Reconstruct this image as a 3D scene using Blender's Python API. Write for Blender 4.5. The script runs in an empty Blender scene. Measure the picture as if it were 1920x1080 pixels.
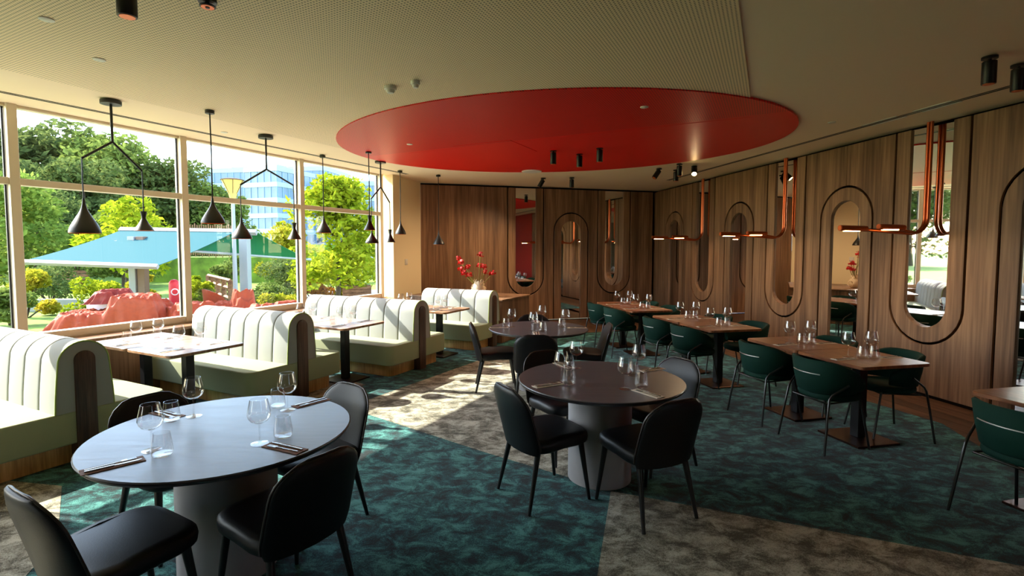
import bpy, bmesh, math, random
from math import sin, cos, pi, radians, sqrt, atan2
from mathutils import Vector, Matrix
random.seed(7)
SC = bpy.context.scene
COL = SC.collection

# ------------------------------------------------------------------ camera, sky, sun, exposure
EYE = 1.734
cam_d = bpy.data.cameras.new('camera')
cam_d.sensor_width = 36.0
cam_d.lens = 966.0 / 1920.0 * 36.0
cam_d.shift_x = (960 - 940) / 1920.0
cam_d.shift_y = (520 - 540) / 1920.0
cam_d.clip_start = 0.02
cam_d.clip_end = 600
cam = bpy.data.objects.new('camera', cam_d)
cam.location = (0, 0, EYE)
cam.rotation_euler = (pi / 2 - 0.056, 0, 0)
COL.objects.link(cam)
SC.camera = cam

SUN_EL, SUN_DIR = radians(37.0), (0.975, -0.20)       # horizontal direction in which the sunlight travels
world = bpy.data.worlds.new('sky')
SC.world = world
world.use_nodes = True
wn = world.node_tree.nodes
wl = world.node_tree.links
wn.clear()
sky = wn.new('ShaderNodeTexSky')
sky.sky_type = 'NISHITA'
sky.sun_disc = False
sky.sun_elevation = SUN_EL
sky.sun_rotation = atan2(-SUN_DIR[0], -SUN_DIR[1])
sky.dust_density = 0.8
sky.air_density = 1.0
bg = wn.new('ShaderNodeBackground')
bg.inputs['Strength'].default_value = 0.55
wo = wn.new('ShaderNodeOutputWorld')
wl.new(sky.outputs[0], bg.inputs['Color'])
wl.new(bg.outputs[0], wo.inputs['Surface'])

sun_d = bpy.data.lights.new('sun', 'SUN')
sun_d.energy = 6.8
sun_d.angle = radians(0.45)
sun_d.color = (1.0, 0.93, 0.82)
sun = bpy.data.objects.new('sun', sun_d)
hd = Vector((SUN_DIR[0], SUN_DIR[1], 0)).normalized()
sd = Vector((hd.x * cos(SUN_EL), hd.y * cos(SUN_EL), -sin(SUN_EL)))
sun.rotation_euler = sd.to_track_quat('-Z', 'Y').to_euler()
sun.location = (-20, 8, 20)
COL.objects.link(sun)

SC.view_settings.view_transform = 'Standard'
SC.view_settings.look = 'None'
SC.view_settings.gamma = 1.0
SC.view_settings.use_curve_mapping = False
SC.view_settings.exposure = 1.42
SC.cycles.diffuse_bounces = 8
SC.cycles.max_bounces = 16
SC.cycles.transparent_max_bounces = 24

# ------------------------------------------------------------------ materials
def lin(c):
    return tuple(((v / 255.0) / 12.92 if v <= 10 else (((v / 255.0) + 0.055) / 1.055) ** 2.4) for v in c)

def base_mat(name):
    m = bpy.data.materials.new(name)
    m.use_nodes = True
    nt = m.node_tree
    return m, nt, nt.nodes['Principled BSDF']

def plain(name, rgb, rough=0.5, metal=0.0, bump=0.0, bscale=80.0, vary=0.0, coat=0.0, spec=0.5, sheen=0.0):
    m, nt, b = base_mat(name)
    c = lin(rgb)
    b.inputs['Base Color'].default_value = (*c, 1)
    b.inputs['Roughness'].default_value = rough
    b.inputs['Metallic'].default_value = metal
    b.inputs['Specular IOR Level'].default_value = spec
    if coat: b.inputs['Coat Weight'].default_value = coat
    if sheen: b.inputs['Sheen Weight'].default_value = sheen
    if bump or vary:
        tc = nt.nodes.new('ShaderNodeTexCoord')
        n = nt.nodes.new('ShaderNodeTexNoise')
        n.inputs['Scale'].default_value = bscale
        n.inputs['Detail'].default_value = 4
        nt.links.new(tc.outputs['Object'], n.inputs['Vector'])
        if bump:
            bp = nt.nodes.new('ShaderNodeBump')
            bp.inputs['Strength'].default_value = bump
            bp.inputs['Distance'].default_value = 0.004
            nt.links.new(n.outputs['Fac'], bp.inputs['Height'])
            nt.links.new(bp.outputs[0], b.inputs['Normal'])
        if vary:
            r = nt.nodes.new('ShaderNodeValToRGB')
            r.color_ramp.elements[0].position = 0.3
            r.color_ramp.elements[1].position = 0.7
            r.color_ramp.elements[0].color = (*[v * (1 - vary) for v in c], 1)
            r.color_ramp.elements[1].color = (*[min(1, v * (1 + vary)) for v in c], 1)
            nt.links.new(n.outputs['Fac'], r.inputs[0])
            nt.links.new(r.outputs[0], b.inputs['Base Color'])
    return m

def wood(name, dark, mid, light, scale=(9, 9, 0.5), rough=0.5, fine=6.0, rot=0.0, objvar=0.12, spec=0.4):
    m, nt, b = base_mat(name)
    N, L = nt.nodes, nt.links
    tc = N.new('ShaderNodeTexCoord')
    mp = N.new('ShaderNodeMapping')
    mp.inputs['Rotation'].default_value = (0, 0, rot)
    mp2 = N.new('ShaderNodeMapping')
    mp2.inputs['Scale'].default_value = scale
    L.new(tc.outputs['Object'], mp.inputs[0])
    L.new(mp.outputs[0], mp2.inputs[0])
    oi = N.new('ShaderNodeObjectInfo')
    add = N.new('ShaderNodeVectorMath'); add.operation = 'MULTIPLY_ADD'
    add.inputs[1].default_value = (37, 19, 11)
    cmb = N.new('ShaderNodeCombineXYZ')
    for k in range(3): L.new(oi.outputs['Random'], cmb.inputs[k])
    L.new(cmb.outputs[0], add.inputs[0]); L.new(mp2.outputs[0], add.inputs[2])
    n1 = N.new('ShaderNodeTexNoise'); n1.inputs['Scale'].default_value = 1.0; n1.inputs['Detail'].default_value = 3; n1.inputs['Distortion'].default_value = 0.4
    n2 = N.new('ShaderNodeTexNoise'); n2.inputs['Scale'].default_value = fine; n2.inputs['Detail'].default_value = 5
    L.new(add.outputs[0], n1.inputs['Vector']); L.new(add.outputs[0], n2.inputs['Vector'])
    mx = N.new('ShaderNodeMath'); mx.operation = 'MULTIPLY_ADD'; mx.inputs[1].default_value = 0.45
    mm = N.new('ShaderNodeMath'); mm.operation = 'MULTIPLY'; mm.inputs[1].default_value = 0.55
    L.new(n1.outputs['Fac'], mm.inputs[0]); L.new(n2.outputs['Fac'], mx.inputs[0]); L.new(mm.outputs[0], mx.inputs[2])
    r = N.new('ShaderNodeValToRGB')
    r.color_ramp.elements[0].position = 0.34; r.color_ramp.elements[0].color = (*lin(dark), 1)
    r.color_ramp.elements[1].position = 0.66; r.color_ramp.elements[1].color = (*lin(light), 1)
    e = r.color_ramp.elements.new(0.5); e.color = (*lin(mid), 1)
    L.new(mx.outputs[0], r.inputs[0])
    hs = N.new('ShaderNodeHueSaturation')
    vm = N.new('ShaderNodeMath'); vm.operation = 'MULTIPLY_ADD'; vm.inputs[1].default_value = 2 * objvar; vm.inputs[2].default_value = 1 - objvar
    L.new(oi.outputs['Random'], vm.inputs[0]); L.new(vm.outputs[0], hs.inputs['Value'])
    L.new(r.outputs[0], hs.inputs['Color'])
    L.new(hs.outputs[0], b.inputs['Base Color'])
    bp = N.new('ShaderNodeBump'); bp.inputs['Strength'].default_value = 0.15; bp.inputs['Distance'].default_value = 0.002
    L.new(mx.outputs[0], bp.inputs['Height']); L.new(bp.outputs[0], b.inputs['Normal'])
    b.inputs['Roughness'].default_value = rough
    b.inputs['Specular IOR Level'].default_value = spec
    return m

def carpet_mat(name, c0, c1, c2):
    m, nt, b = base_mat(name)
    N, L = nt.nodes, nt.links
    tc = N.new('ShaderNodeTexCoord')
    n1 = N.new('ShaderNodeTexNoise'); n1.inputs['Scale'].default_value = 5.5; n1.inputs['Detail'].default_value = 9; n1.inputs['Roughness'].default_value = 0.74; n1.inputs['Distortion'].default_value = 0.5
    n2 = N.new('ShaderNodeTexNoise'); n2.inputs['Scale'].default_value = 150; n2.inputs['Detail'].default_value = 2
    mp = N.new('ShaderNodeMapping'); mp.inputs['Rotation'].default_value = (0, 0, 0.5); mp.inputs['Scale'].default_value = (1.0, 1.35, 1)
    L.new(tc.outputs['Object'], mp.inputs[0]); L.new(mp.outputs[0], n1.inputs['Vector']); L.new(tc.outputs['Object'], n2.inputs['Vector'])
    a = N.new('ShaderNodeMath'); a.operation = 'MULTIPLY_ADD'; a.inputs[1].default_value = 0.28
    s = N.new('ShaderNodeMath'); s.operation = 'MULTIPLY_ADD'; s.inputs[1].default_value = 1.0; s.inputs[2].default_value = -0.14
    L.new(n1.outputs['Fac'], s.inputs[0]); L.new(n2.outputs['Fac'], a.inputs[0]); L.new(s.outputs[0], a.inputs[2])
    r = N.new('ShaderNodeValToRGB')
    r.color_ramp.elements[0].position = 0.41; r.color_ramp.elements[0].color = (*lin(c0), 1)
    r.color_ramp.elements[1].position = 0.62; r.color_ramp.elements[1].color = (*lin(c2), 1)
    e = r.color_ramp.elements.new(0.5); e.color = (*lin(c1), 1)
    L.new(a.outputs[0], r.inputs[0]); L.new(r.outputs[0], b.inputs['Base Color'])
    b.inputs['Roughness'].default_value = 0.95; b.inputs['Specular IOR Level'].default_value = 0.1
    b.inputs['Sheen Weight'].default_value = 0.15
    bp = N.new('ShaderNodeBump'); bp.inputs['Strength'].default_value = 0.6; bp.inputs['Distance'].default_value = 0.006
    L.new(n2.outputs['Fac'], bp.inputs['Height']); L.new(bp.outputs[0], b.inputs['Normal'])
    return m

def perforated(name, rgb, rough, rot, far_limit=None, spec=0.3):
    """painted board with a grid of small drilled holes"""
    m, nt, b = base_mat(name)
    N, L = nt.nodes, nt.links
    tc = N.new('ShaderNodeTexCoord')
    mp = N.new('ShaderNodeMapping'); mp.inputs['Rotation'].default_value = (0, 0, rot)
    L.new(tc.outputs['Object'], mp.inputs[0])
    sc = N.new('ShaderNodeVectorMath'); sc.operation = 'SCALE'; sc.inputs['Scale'].default_value = 1 / 0.0235
    L.new(mp.outputs[0], sc.inputs[0])
    fr = N.new('ShaderNodeVectorMath'); fr.operation = 'FRACTION'; L.new(sc.outputs[0], fr.inputs[0])
    sb = N.new('ShaderNodeVectorMath'); sb.operation = 'SUBTRACT'; sb.inputs[1].default_value = (0.5, 0.5, 0); L.new(fr.outputs[0], sb.inputs[0])
    ml = N.new('ShaderNodeVectorMath'); ml.operation = 'MULTIPLY'; ml.inputs[1].default_value = (1, 1, 0); L.new(sb.outputs[0], ml.inputs[0])
    ln = N.new('ShaderNodeVectorMath'); ln.operation = 'LENGTH'; L.new(ml.outputs[0], ln.inputs[0])
    lt = N.new('ShaderNodeMath'); lt.operation = 'LESS_THAN'; lt.inputs[1].default_value = 0.255; L.new(ln.outputs['Value'], lt.inputs[0])
    fac = lt.outputs[0]
    if far_limit is not None:
        sx = N.new('ShaderNodeSeparateXYZ'); L.new(mp.outputs[0], sx.inputs[0])
        l2 = N.new('ShaderNodeMath'); l2.operation = 'LESS_THAN'; l2.inputs[1].default_value = far_limit; L.new(sx.outputs['Y'], l2.inputs[0])
        mu = N.new('ShaderNodeMath'); mu.operation = 'MULTIPLY'; L.new(fac, mu.inputs[0]); L.new(l2.outputs[0], mu.inputs[1]); fac = mu.outputs[0]
    c = lin(rgb)
    mx = N.new('ShaderNodeMix'); mx.data_type = 'RGBA'
    mx.inputs['A'].default_value = (*c, 1); mx.inputs['B'].default_value = (*[v * 0.28 for v in c], 1)
    L.new(fac, mx.inputs['Factor']); L.new(mx.outputs['Result'], b.inputs['Base Color'])
    b.inputs['Roughness'].default_value = rough; b.inputs['Specular IOR Level'].default_value = spec
    return m

def glass_mat(name, tint=(1, 1, 1), ior=1.45, rough=0.0, extra=0.0):
    """thin clear glass: lets the light through, reflects by Fresnel"""
    m = bpy.data.materials.new(name); m.use_nodes = True
    nt = m.node_tree; N, L = nt.nodes, nt.links
    N.clear()
    tr = N.new('ShaderNodeBsdfTransparent'); tr.inputs[0].default_value = (*tint, 1)
    gl = N.new('ShaderNodeBsdfGlossy'); gl.inputs['Roughness'].default_value = rough
    mx = N.new('ShaderNodeMixShader'); o = N.new('ShaderNodeOutputMaterial')
    fr = N.new('ShaderNodeLayerWeight'); fr.inputs['Blend'].default_value = 0.5      # same from both sides of a thin wall
    pw = N.new('ShaderNodeMath'); pw.operation = 'POWER'; pw.inputs[1].default_value = 4.0
    L.new(fr.outputs['Facing'], pw.inputs[0])
    ad = N.new('ShaderNodeMath'); ad.operation = 'MULTIPLY_ADD'; ad.inputs[1].default_value = 0.75; ad.inputs[2].default_value = ((ior - 1) / (ior + 1)) ** 2 + extra; ad.use_clamp = True
    L.new(pw.outputs[0], ad.inputs[0]); f = ad.outputs[0]
    L.new(f, mx.inputs[0]); L.new(tr.outputs[0], mx.inputs[1]); L.new(gl.outputs[0], mx.inputs[2]); L.new(mx.outputs[0], o.inputs[0])
    return m

def emit(name, rgb, s):
    m, nt, b = base_mat(name)
    b.inputs['Base Color'].default_value = (*rgb, 1)
    b.inputs['Emission Color'].default_value = (*rgb, 1)
    b.inputs['Emission Strength'].default_value = s
    return m

def leaf_mat(name, c0, c1, trans=0.45):
    m = bpy.data.materials.new(name); m.use_nodes = True
    nt = m.node_tree; N, L = nt.nodes, nt.links
    N.clear()
    tc = N.new('ShaderNodeTexCoord'); n = N.new('ShaderNodeTexNoise'); n.inputs['Scale'].default_value = 2.2; n.inputs['Detail'].default_value = 5
    L.new(tc.outputs['Object'], n.inputs['Vector'])
    r = N.new('ShaderNodeValToRGB'); r.color_ramp.elements[0].position = 0.35; r.color_ramp.elements[1].position = 0.65
    r.color_ramp.elements[0].color = (*lin(c0), 1); r.color_ramp.elements[1].color = (*lin(c1), 1)
    L.new(n.outputs['Fac'], r.inputs[0])
    d = N.new('ShaderNodeBsdfDiffuse'); t = N.new('ShaderNodeBsdfTranslucent'); mx = N.new('ShaderNodeMixShader'); o = N.new('ShaderNodeOutputMaterial')
    L.new(r.outputs[0], d.inputs[0]); L.new(r.outputs[0], t.inputs[0]); mx.inputs[0].default_value = trans
    L.new(d.outputs[0], mx.inputs[1]); L.new(t.outputs[0], mx.inputs[2]); L.new(mx.outputs[0], o.inputs[0])
    return m

M = {}
M['ceiling'] = plain('ceiling_paint', (248, 226, 192), 0.75)
M['perf'] = perforated('perforated_ceiling', (250, 226, 186), 0.6, -radians(-27.5))
M['red'] = perforated('red_ceiling', (228, 6, 2), 0.42, -radians(-27.5), far_limit=6.3, spec=0.45)
M['redwall'] = plain('red_wall_paint', (150, 22, 14), 0.6)
M['cream'] = plain('cream_wall', (242, 224, 180), 0.7)
M['rearwall'] = plain('rear_wall', (132, 118, 98), 0.8)
M['frame'] = plain('window_frame', (228, 214, 188), 0.45)
M['gasket'] = plain('window_gasket', (28, 28, 32), 0.5)
M['wallwood'] = wood('wall_walnut', (86, 60, 42), (124, 92, 66), (156, 120, 90), scale=(7, 7, 0.28), rough=0.45, fine=5)
M['darkback'] = plain('shadow_gap', (14, 9, 7), 0.9, spec=0.1)
M['floorwood'] = wood('floor_wood', (54, 38, 28), (84, 60, 43), (116, 86, 62), scale=(14, 1.2, 8), rough=0.4, rot=radians(-8.3), objvar=0.25)
M['topwood'] = wood('table_walnut', (96, 56, 34), (126, 76, 46), (154, 98, 62), scale=(22, 2.5, 6), rough=0.33, objvar=0.1, spec=0.5)
M['boothtop'] = wood('booth_table_wood', (120, 82, 56), (160, 120, 88), (190, 152, 118), scale=(3, 24, 6), rough=0.3, objvar=0.08, spec=0.5)
M['plinth'] = wood('plinth_wood', (176, 124, 68), (212, 158, 94), (234, 186, 122), scale=(12, 12, 0.8), rough=0.28, objvar=0.1)
M['endwood'] = wood('end_board_wood', (58, 38, 28), (86, 60, 46), (112, 82, 64), scale=(16, 16, 0.8), rough=0.4, objvar=0.1)
M['mirror'] = plain('mirror', (232, 232, 230), 0.015, 1.0)
M['teal'] = carpet_mat('teal_carpet', (0, 22, 26), (12, 74, 76), (78, 144, 138))
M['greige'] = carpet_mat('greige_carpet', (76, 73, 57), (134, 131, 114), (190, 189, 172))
M['black_leather'] = plain('black_leather', (15, 15, 19), 0.46, bump=0.1, bscale=160, spec=0.34)
M['brown_piping'] = plain('leather_piping', (52, 44, 42), 0.4)
M['blackleg'] = plain('black_leg', (16, 15, 16), 0.4)
M['green'] = plain('green_velvet', (5, 44, 35), 0.8, bump=0.15, bscale=220, spec=0.2)
M['steel'] = plain('dark_steel', (70, 70, 70), 0.3, 0.9)
M['railsteel'] = plain('pale_rail', (190, 190, 184), 0.3, 0.8)
M['blackmetal'] = plain('black_metal', (16, 16, 18), 0.38, 0.3)
M['plate'] = plain('bronze_plate', (74, 52, 44), 0.3, 0.8)
def stone_top(name, rgb):
    m, nt, b = base_mat(name); N, L = nt.nodes, nt.links
    tc = N.new('ShaderNodeTexCoord'); mp = N.new('ShaderNodeMapping'); mp.inputs['Scale'].default_value = (1.2, 9, 1); mp.inputs['Rotation'].default_value = (0, 0, .5)
    n = N.new('ShaderNodeTexNoise'); n.inputs['Scale'].default_value = 1.6; n.inputs['Detail'].default_value = 7; n.inputs['Distortion'].default_value = 1.6
    L.new(tc.outputs['Object'], mp.inputs[0]); L.new(mp.outputs[0], n.inputs['Vector'])
    r = N.new('ShaderNodeValToRGB'); c = lin(rgb)
    r.color_ramp.elements[0].position = .3; r.color_ramp.elements[1].position = .72
    r.color_ramp.elements[0].color = (*[v * .72 for v in c], 1); r.color_ramp.elements[1].color = (*[v * 1.35 for v in c], 1)
    L.new(n.outputs['Fac'], r.inputs[0]); L.new(r.outputs[0], b.inputs['Base Color'])
    q = N.new('ShaderNodeMapRange'); q.inputs['To Min'].default_value = .24; q.inputs['To Max'].default_value = .40
    L.new(n.outputs['Fac'], q.inputs[0]); L.new(q.outputs[0], b.inputs['Roughness'])
    b.inputs['Specular IOR Level'].default_value = .55
    return m
M['stone'] = stone_top('stone_look_top', (84, 83, 88))
M['stonebase'] = plain('grey_plaster', (158, 156, 156), 0.7, vary=0.08, bscale=4)
M['edgeblk'] = plain('dark_rim', (30, 24, 30), 0.4)
M['sage'] = plain('pale_sage_fabric', (154, 157, 152), 0.9, bump=0.2, bscale=260, sheen=0.1)
M['seatgreen'] = plain('sage_green_fabric', (156, 163, 126), 0.9, bump=0.2, bscale=260, sheen=0.1)
M['seamdark'] = plain('dark_seam', (44, 44, 40), 0.9)
M['piping'] = plain('lime_piping', (150, 168, 84), 0.8)
M['glass'] = glass_mat('clear_glass', (0.985, 0.985, 0.985), 1.5, 0.0, 0.03)
M['pane'] = glass_mat('window_pane', (0.96, 0.97, 0.95), 1.3, 0.0)
M['cutlery'] = plain('cutlery_steel', (150, 148, 144), 0.25, 1.0)
M['sleeve'] = wood('napkin_sleeve', (84, 54, 40), (124, 86, 64), (160, 118, 90), scale=(60, 6, 6), rough=0.7, objvar=0.1)
M['sleevelight'] = plain('pale_napkin', (226, 214, 196), 0.9)
M['copper'] = plain('brushed_copper', (196, 104, 66), 0.28, 1.0)
M['warmglow'] = emit('warm_lamp', (1.0, 0.55, 0.2), 9.0)
M['spotglow'] = emit('spot_lamp', (1.0, 0.66, 0.26), 22.0)
M['innercopper'] = plain('shade_lining', (226, 120, 66), 0.35, 0.7)
M['shade'] = plain('matt_black_shade', (22, 26, 24), 0.42, spec=0.6)
M['white'] = plain('white_plastic', (226, 222, 210), 0.5)
M['vase'] = plain('cream_ceramic', (226, 206, 172), 0.6)
M['stem'] = plain('flower_stem', (150, 140, 70), 0.7)
M['flower'] = plain('red_petal', (206, 20, 16), 0.6)
# outside
M['lawn'] = plain('lawn_grass', (112, 138, 38), 0.95, vary=0.45, bscale=1.6, bump=0.4)
M['paving'] = plain('pale_paving', (150, 147, 142), 0.8, vary=0.08, bscale=3)
M['asphalt'] = plain('grey_path', (142, 142, 148), 0.9, vary=0.1, bscale=4)
M['awning'] = plain('blue_green_awning', (54, 94, 97), 0.9, spec=0.1)
M['greencloth'] = plain('green_canvas', (12, 110, 70), 0.8)
M['alu'] = plain('white_aluminium', (150, 150, 154), 0.4, 0.1)
M['greymetal'] = plain('grey_metal', (150, 156, 160), 0.5, 0.2)
M['brownpost'] = plain('brown_post', (122, 92, 76), 0.6)
M['tarp'] = plain('terracotta_tarp', (150, 54, 18), 0.6, spec=0.25, bump=0.3, bscale=14, vary=0.12)
M['darktarp'] = plain('brick_red_tarp', (124, 36, 22), 0.6, spec=0.25, vary=0.15, bscale=10)
M['crate'] = plain('pale_crate', (208, 214, 218), 0.6)
M['redpaint'] = plain('red_paint', (206, 34, 40), 0.5)
M['trunk'] = plain('tree_bark', (74, 60, 46), 0.9, vary=0.3, bscale=8)
M['leafdark'] = leaf_mat('dark_leaves', (66, 82, 44), (118, 130, 72), 0.4)
M['leafmid'] = leaf_mat('mid_leaves', (78, 98, 44), (138, 152, 74), 0.4)
M['leaflight'] = leaf_mat('light_leaves', (92, 116, 46), (150, 166, 76), 0.4)
M['leafbright'] = leaf_mat('bright_leaves', (112, 132, 22), (168, 172, 44), 0.45)
M['leafyellow'] = leaf_mat('yellow_leaves', (128, 138, 26), (186, 168, 54), 0.45)
M['leafrust'] = leaf_mat('rust_leaves', (150, 84, 30), (214, 150, 50), 0.45)
M['bldglass'] = plain('blue_facade_glass', (98, 122, 148), 0.3, 0.0, vary=0.15, bscale=0.25)
M['bldwhite'] = plain('white_spandrel', (150, 166, 182), 0.6)
M['bldpost'] = plain('facade_post', (122, 152, 184), 0.5)
M['amber'] = plain('amber_diffuser', (214, 180, 96), 0.5)
M['outwood'] = wood('outdoor_wood', (96, 62, 42), (140, 96, 66), (172, 124, 88), scale=(3, 3, 12), rough=0.7)

# ------------------------------------------------------------------ mesh helpers
class MB:
    def __init__(s):
        s.v = []; s.f = []; s.mi = []
    def add(s, verts, faces, mi=0):
        o = len(s.v)
        s.v += [tuple(p) for p in verts]
        s.f += [tuple(i + o for i in f) for f in faces]
        s.mi += [mi] * len(faces)
        return s
    def box(s, c, d, rz=0.0, mi=0):
        x, y, z = d[0] / 2, d[1] / 2, d[2] / 2
        cr, sr = cos(rz), sin(rz)
        P = []
        for sx, sy, sz in ((-1,-1,-1),(1,-1,-1),(1,1,-1),(-1,1,-1),(-1,-1,1),(1,-1,1),(1,1,1),(-1,1,1)):
            a, b = sx * x, sy * y
            P.append((c[0] + a * cr - b * sr, c[1] + a * sr + b * cr, c[2] + sz * z))
        return s.add(P, [(0,3,2,1),(4,5,6,7),(0,1,5,4),(1,2,6,5),(2,3,7,6),(3,0,4,7)], mi)
    def loft(s, rings, closed=True, cap0=True, cap1=True, mi=0):
        n = len(rings[0]); V = []; F = []
        for r in rings: V += list(r)
        for k in range(len(rings) - 1):
            for i in range(n if closed else n - 1):
                j = (i + 1) % n
                F.append((k * n + i, k * n + j, (k + 1) * n + j, (k + 1) * n + i))
        if cap0: F.append(tuple(reversed(range(n))))
        if cap1: F.append(tuple((len(rings) - 1) * n + i for i in range(n)))
        return s.add(V, F, mi)
    def lathe(s, prof, seg=20, c=(0, 0, 0), mi=0, cap0=False, cap1=False):
        rings = [[(c[0] + r * cos(2 * pi * i / seg), c[1] + r * sin(2 * pi * i / seg), c[2] + z) for i in range(seg)] for r, z in prof]
        return s.loft(rings, True, cap0, cap1, mi)
    def tube(s, path, r, seg=8, mi=0, caps=True):
        P = [Vector(p) for p in path]
        rad = r if isinstance(r, (list, tuple)) else [r] * len(P)
        rings = []; up = None
        for k, p in enumerate(P):
            t = (P[min(k + 1, len(P) - 1)] - P[max(k - 1, 0)])
            t.normalize()
            if up is None:
                a = Vector((0, 0, 1)) if abs(t.z) < 0.9 else Vector((1, 0, 0))
                up = (a - t * a.dot(t)).normalized()
            else:
                up = up - t * up.dot(t)
                up.normalize()
            w = t.cross(up)
            rings.append([tuple(p + (up * cos(2 * pi * i / seg) + w * sin(2 * pi * i / seg)) * rad[k]) for i in range(seg)])
        return s.loft(rings, True, caps, caps, mi)
    def prism(s, poly, fn, d0, d1, mi=0):
        """poly: 2-D loop, fn(a, b, depth) -> 3-D point"""
        n = len(poly)
        V = [fn(a, b, d0) for a, b in poly] + [fn(a, b, d1) for a, b in poly]
        F = [tuple(range(n)), tuple(reversed(range(n, 2 * n)))]
        for i in range(n):
            j = (i + 1) % n
            F.append((i, i + n, j + n, j))
        return s.add(V, F, mi)
    def build(s, name, mats, parent=None, smooth=35, bevel=0.0, segs=2, kind=None, recalc=True):
        me = bpy.data.meshes.new(name)
        me.from_pydata(s.v, [], s.f)
        if not isinstance(mats, (list, tuple)): mats = [mats]
        for m in mats: me.materials.append(M[m] if isinstance(m, str) else m)
        if len(mats) > 1: me.polygons.foreach_set('material_index', s.mi)
        if bevel or recalc:
            bm = bmesh.new(); bm.from_mesh(me)
            if recalc: bmesh.ops.recalc_face_normals(bm, faces=bm.faces)
            if bevel:
                ed = [e for e in bm.edges if len(e.link_faces) == 2 and e.calc_face_angle(0) > radians(30)]
                bmesh.ops.bevel(bm, geom=ed, offset=bevel, segments=segs, profile=0.6, affect='EDGES', clamp_overlap=True)
            bm.to_mesh(me); bm.free()
        if smooth:
            me.shade_smooth()
            me.set_sharp_from_angle(angle=radians(smooth))
        me.update()
        o = bpy.data.objects.new(name, me)
        COL.objects.link(o)
        if parent is not None: o.parent = parent
        if kind: o['kind'] = kind
        return o

def tag(o, label, cat, group=None):
    o['label'] = label; o['category'] = cat
    if group: o['group'] = group
    return o

def thing(name, label, cat, loc=(0, 0, 0), rz=0.0, group=None):
    o = bpy.data.objects.new(name, None)
    o.empty_display_size = 0.1
    COL.objects.link(o)
    o.location = loc; o.rotation_euler = (0, 0, rz)
    return tag(o, label, cat, group)

def dup(root, loc, rz, label, group=None):
    r = root.copy(); COL.objects.link(r)
    r.location = loc; r.rotation_euler = (0, 0, rz); r['label'] = label
    if group: r['group'] = group
    for ch in root.children:
        c = ch.copy(); COL.objects.link(c); c.parent = r
        for g in ch.children:
            d = g.copy(); COL.objects.link(d); d.parent = c
    return r

def struct(o):
    o['kind'] = 'structure'; return o

def holder(name):
    o = bpy.data.objects.new(name, None); COL.objects.link(o); o['kind'] = 'structure'; return o

def srect(hx, hy, n=4.0, seg=28):
    """superellipse ring in xy"""
    out = []
    for i in range(seg):
        t = 2 * pi * i / seg
        c, s_ = cos(t), sin(t)
        out.append((hx * math.copysign(abs(c) ** (2 / n), c), hy * math.copysign(abs(s_) ** (2 / n), s_)))
    return out

# ------------------------------------------------------------------ room frame
H = 3.2
WA = radians(27.46)                       # window wall direction w, room-facing normal n
w2 = (sin(WA), cos(WA)); n2 = (cos(WA), -sin(WA))
N0 = -6.927                               # n-coordinate of the glass line
def NW(n, w, z=0.0): return (n * n2[0] + w * w2[0], n * n2[1] + w * w2[1], z)
RA = math.atan(0.146)                     # right wall
RO = (5.85, 0.0); RU = (-sin(RA), cos(RA)); RN = (-cos(RA), -sin(RA))     # along, into room
def RW(s, z, d=0.0): return (RO[0] + RU[0] * s + RN[0] * d, RO[1] + RU[1] * s + RN[1] * d, z)
BA = atan2(1.64, 5.68)
BO = (-1.8, 11.55); BU = (cos(BA), sin(BA)); BN = (sin(BA), -cos(BA))
def BW(t, z, d=0.0): return (BO[0] + BU[0] * t + BN[0] * d, BO[1] + BU[1] * t + BN[1] * d, z)
S_END, T_END = 13.44, 5.89
flat = lambda a, b, d: (a, b, d)

# floor ----------------------------------------------------------------
fl = holder('floor')
room = [NW(N0 - .3, -5.5)[:2], NW(N0 - .3, 8.3)[:2], BW(0, 0, -.2)[:2], BW(T_END + .3, 0, -.2)[:2], RW(4.0, 0, -.25)[:2], RW(-3.2, 0, -.25)[:2], (-8.5, -3.4)]
MB().prism(room, flat, -0.10, -0.014).build('subfloor', 'darkback', fl)
# wood boards of the floor strip along the right wall and the back wall
k = 0
for j in range(8):
    off = 0.02 + j * 0.19
    s = 3.9 - (j % 3) * 0.5
    while s < 13.3:
        L_ = 1.5 + 0.3 * ((k * 7) % 3)
        a, b = max(s, 3.2), min(s + L_, S_END)
        if b - a > .1:
            MB().prism([(a + .0015, off), (b - .0015, off), (b - .0015, off + .187), (a + .0015, off + .187)], lambda p, q, d: RW(p, d, q), -0.014, 0.0).build('floor_board', 'floorwood', fl, smooth=0)
        s += L_; k += 1
for j in range(12):
    d0 = 0.05 + j * 0.19
    t = -0.2 + (j % 3) * 0.4
    while t < T_END - 1.55 - 0.02 * j:
        a, b = t, min(t + 1.6, T_END - 1.55)
        if b - a > .1:
            MB().prism([(a, d0), (b - .003, d0), (b - .003, d0 + .187), (a, d0 + .187)], lambda p, q, d: BW(p, d, q), -0.014, 0.0).build('floor_board', 'floorwood', fl, smooth=0)
        t += 1.6
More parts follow.
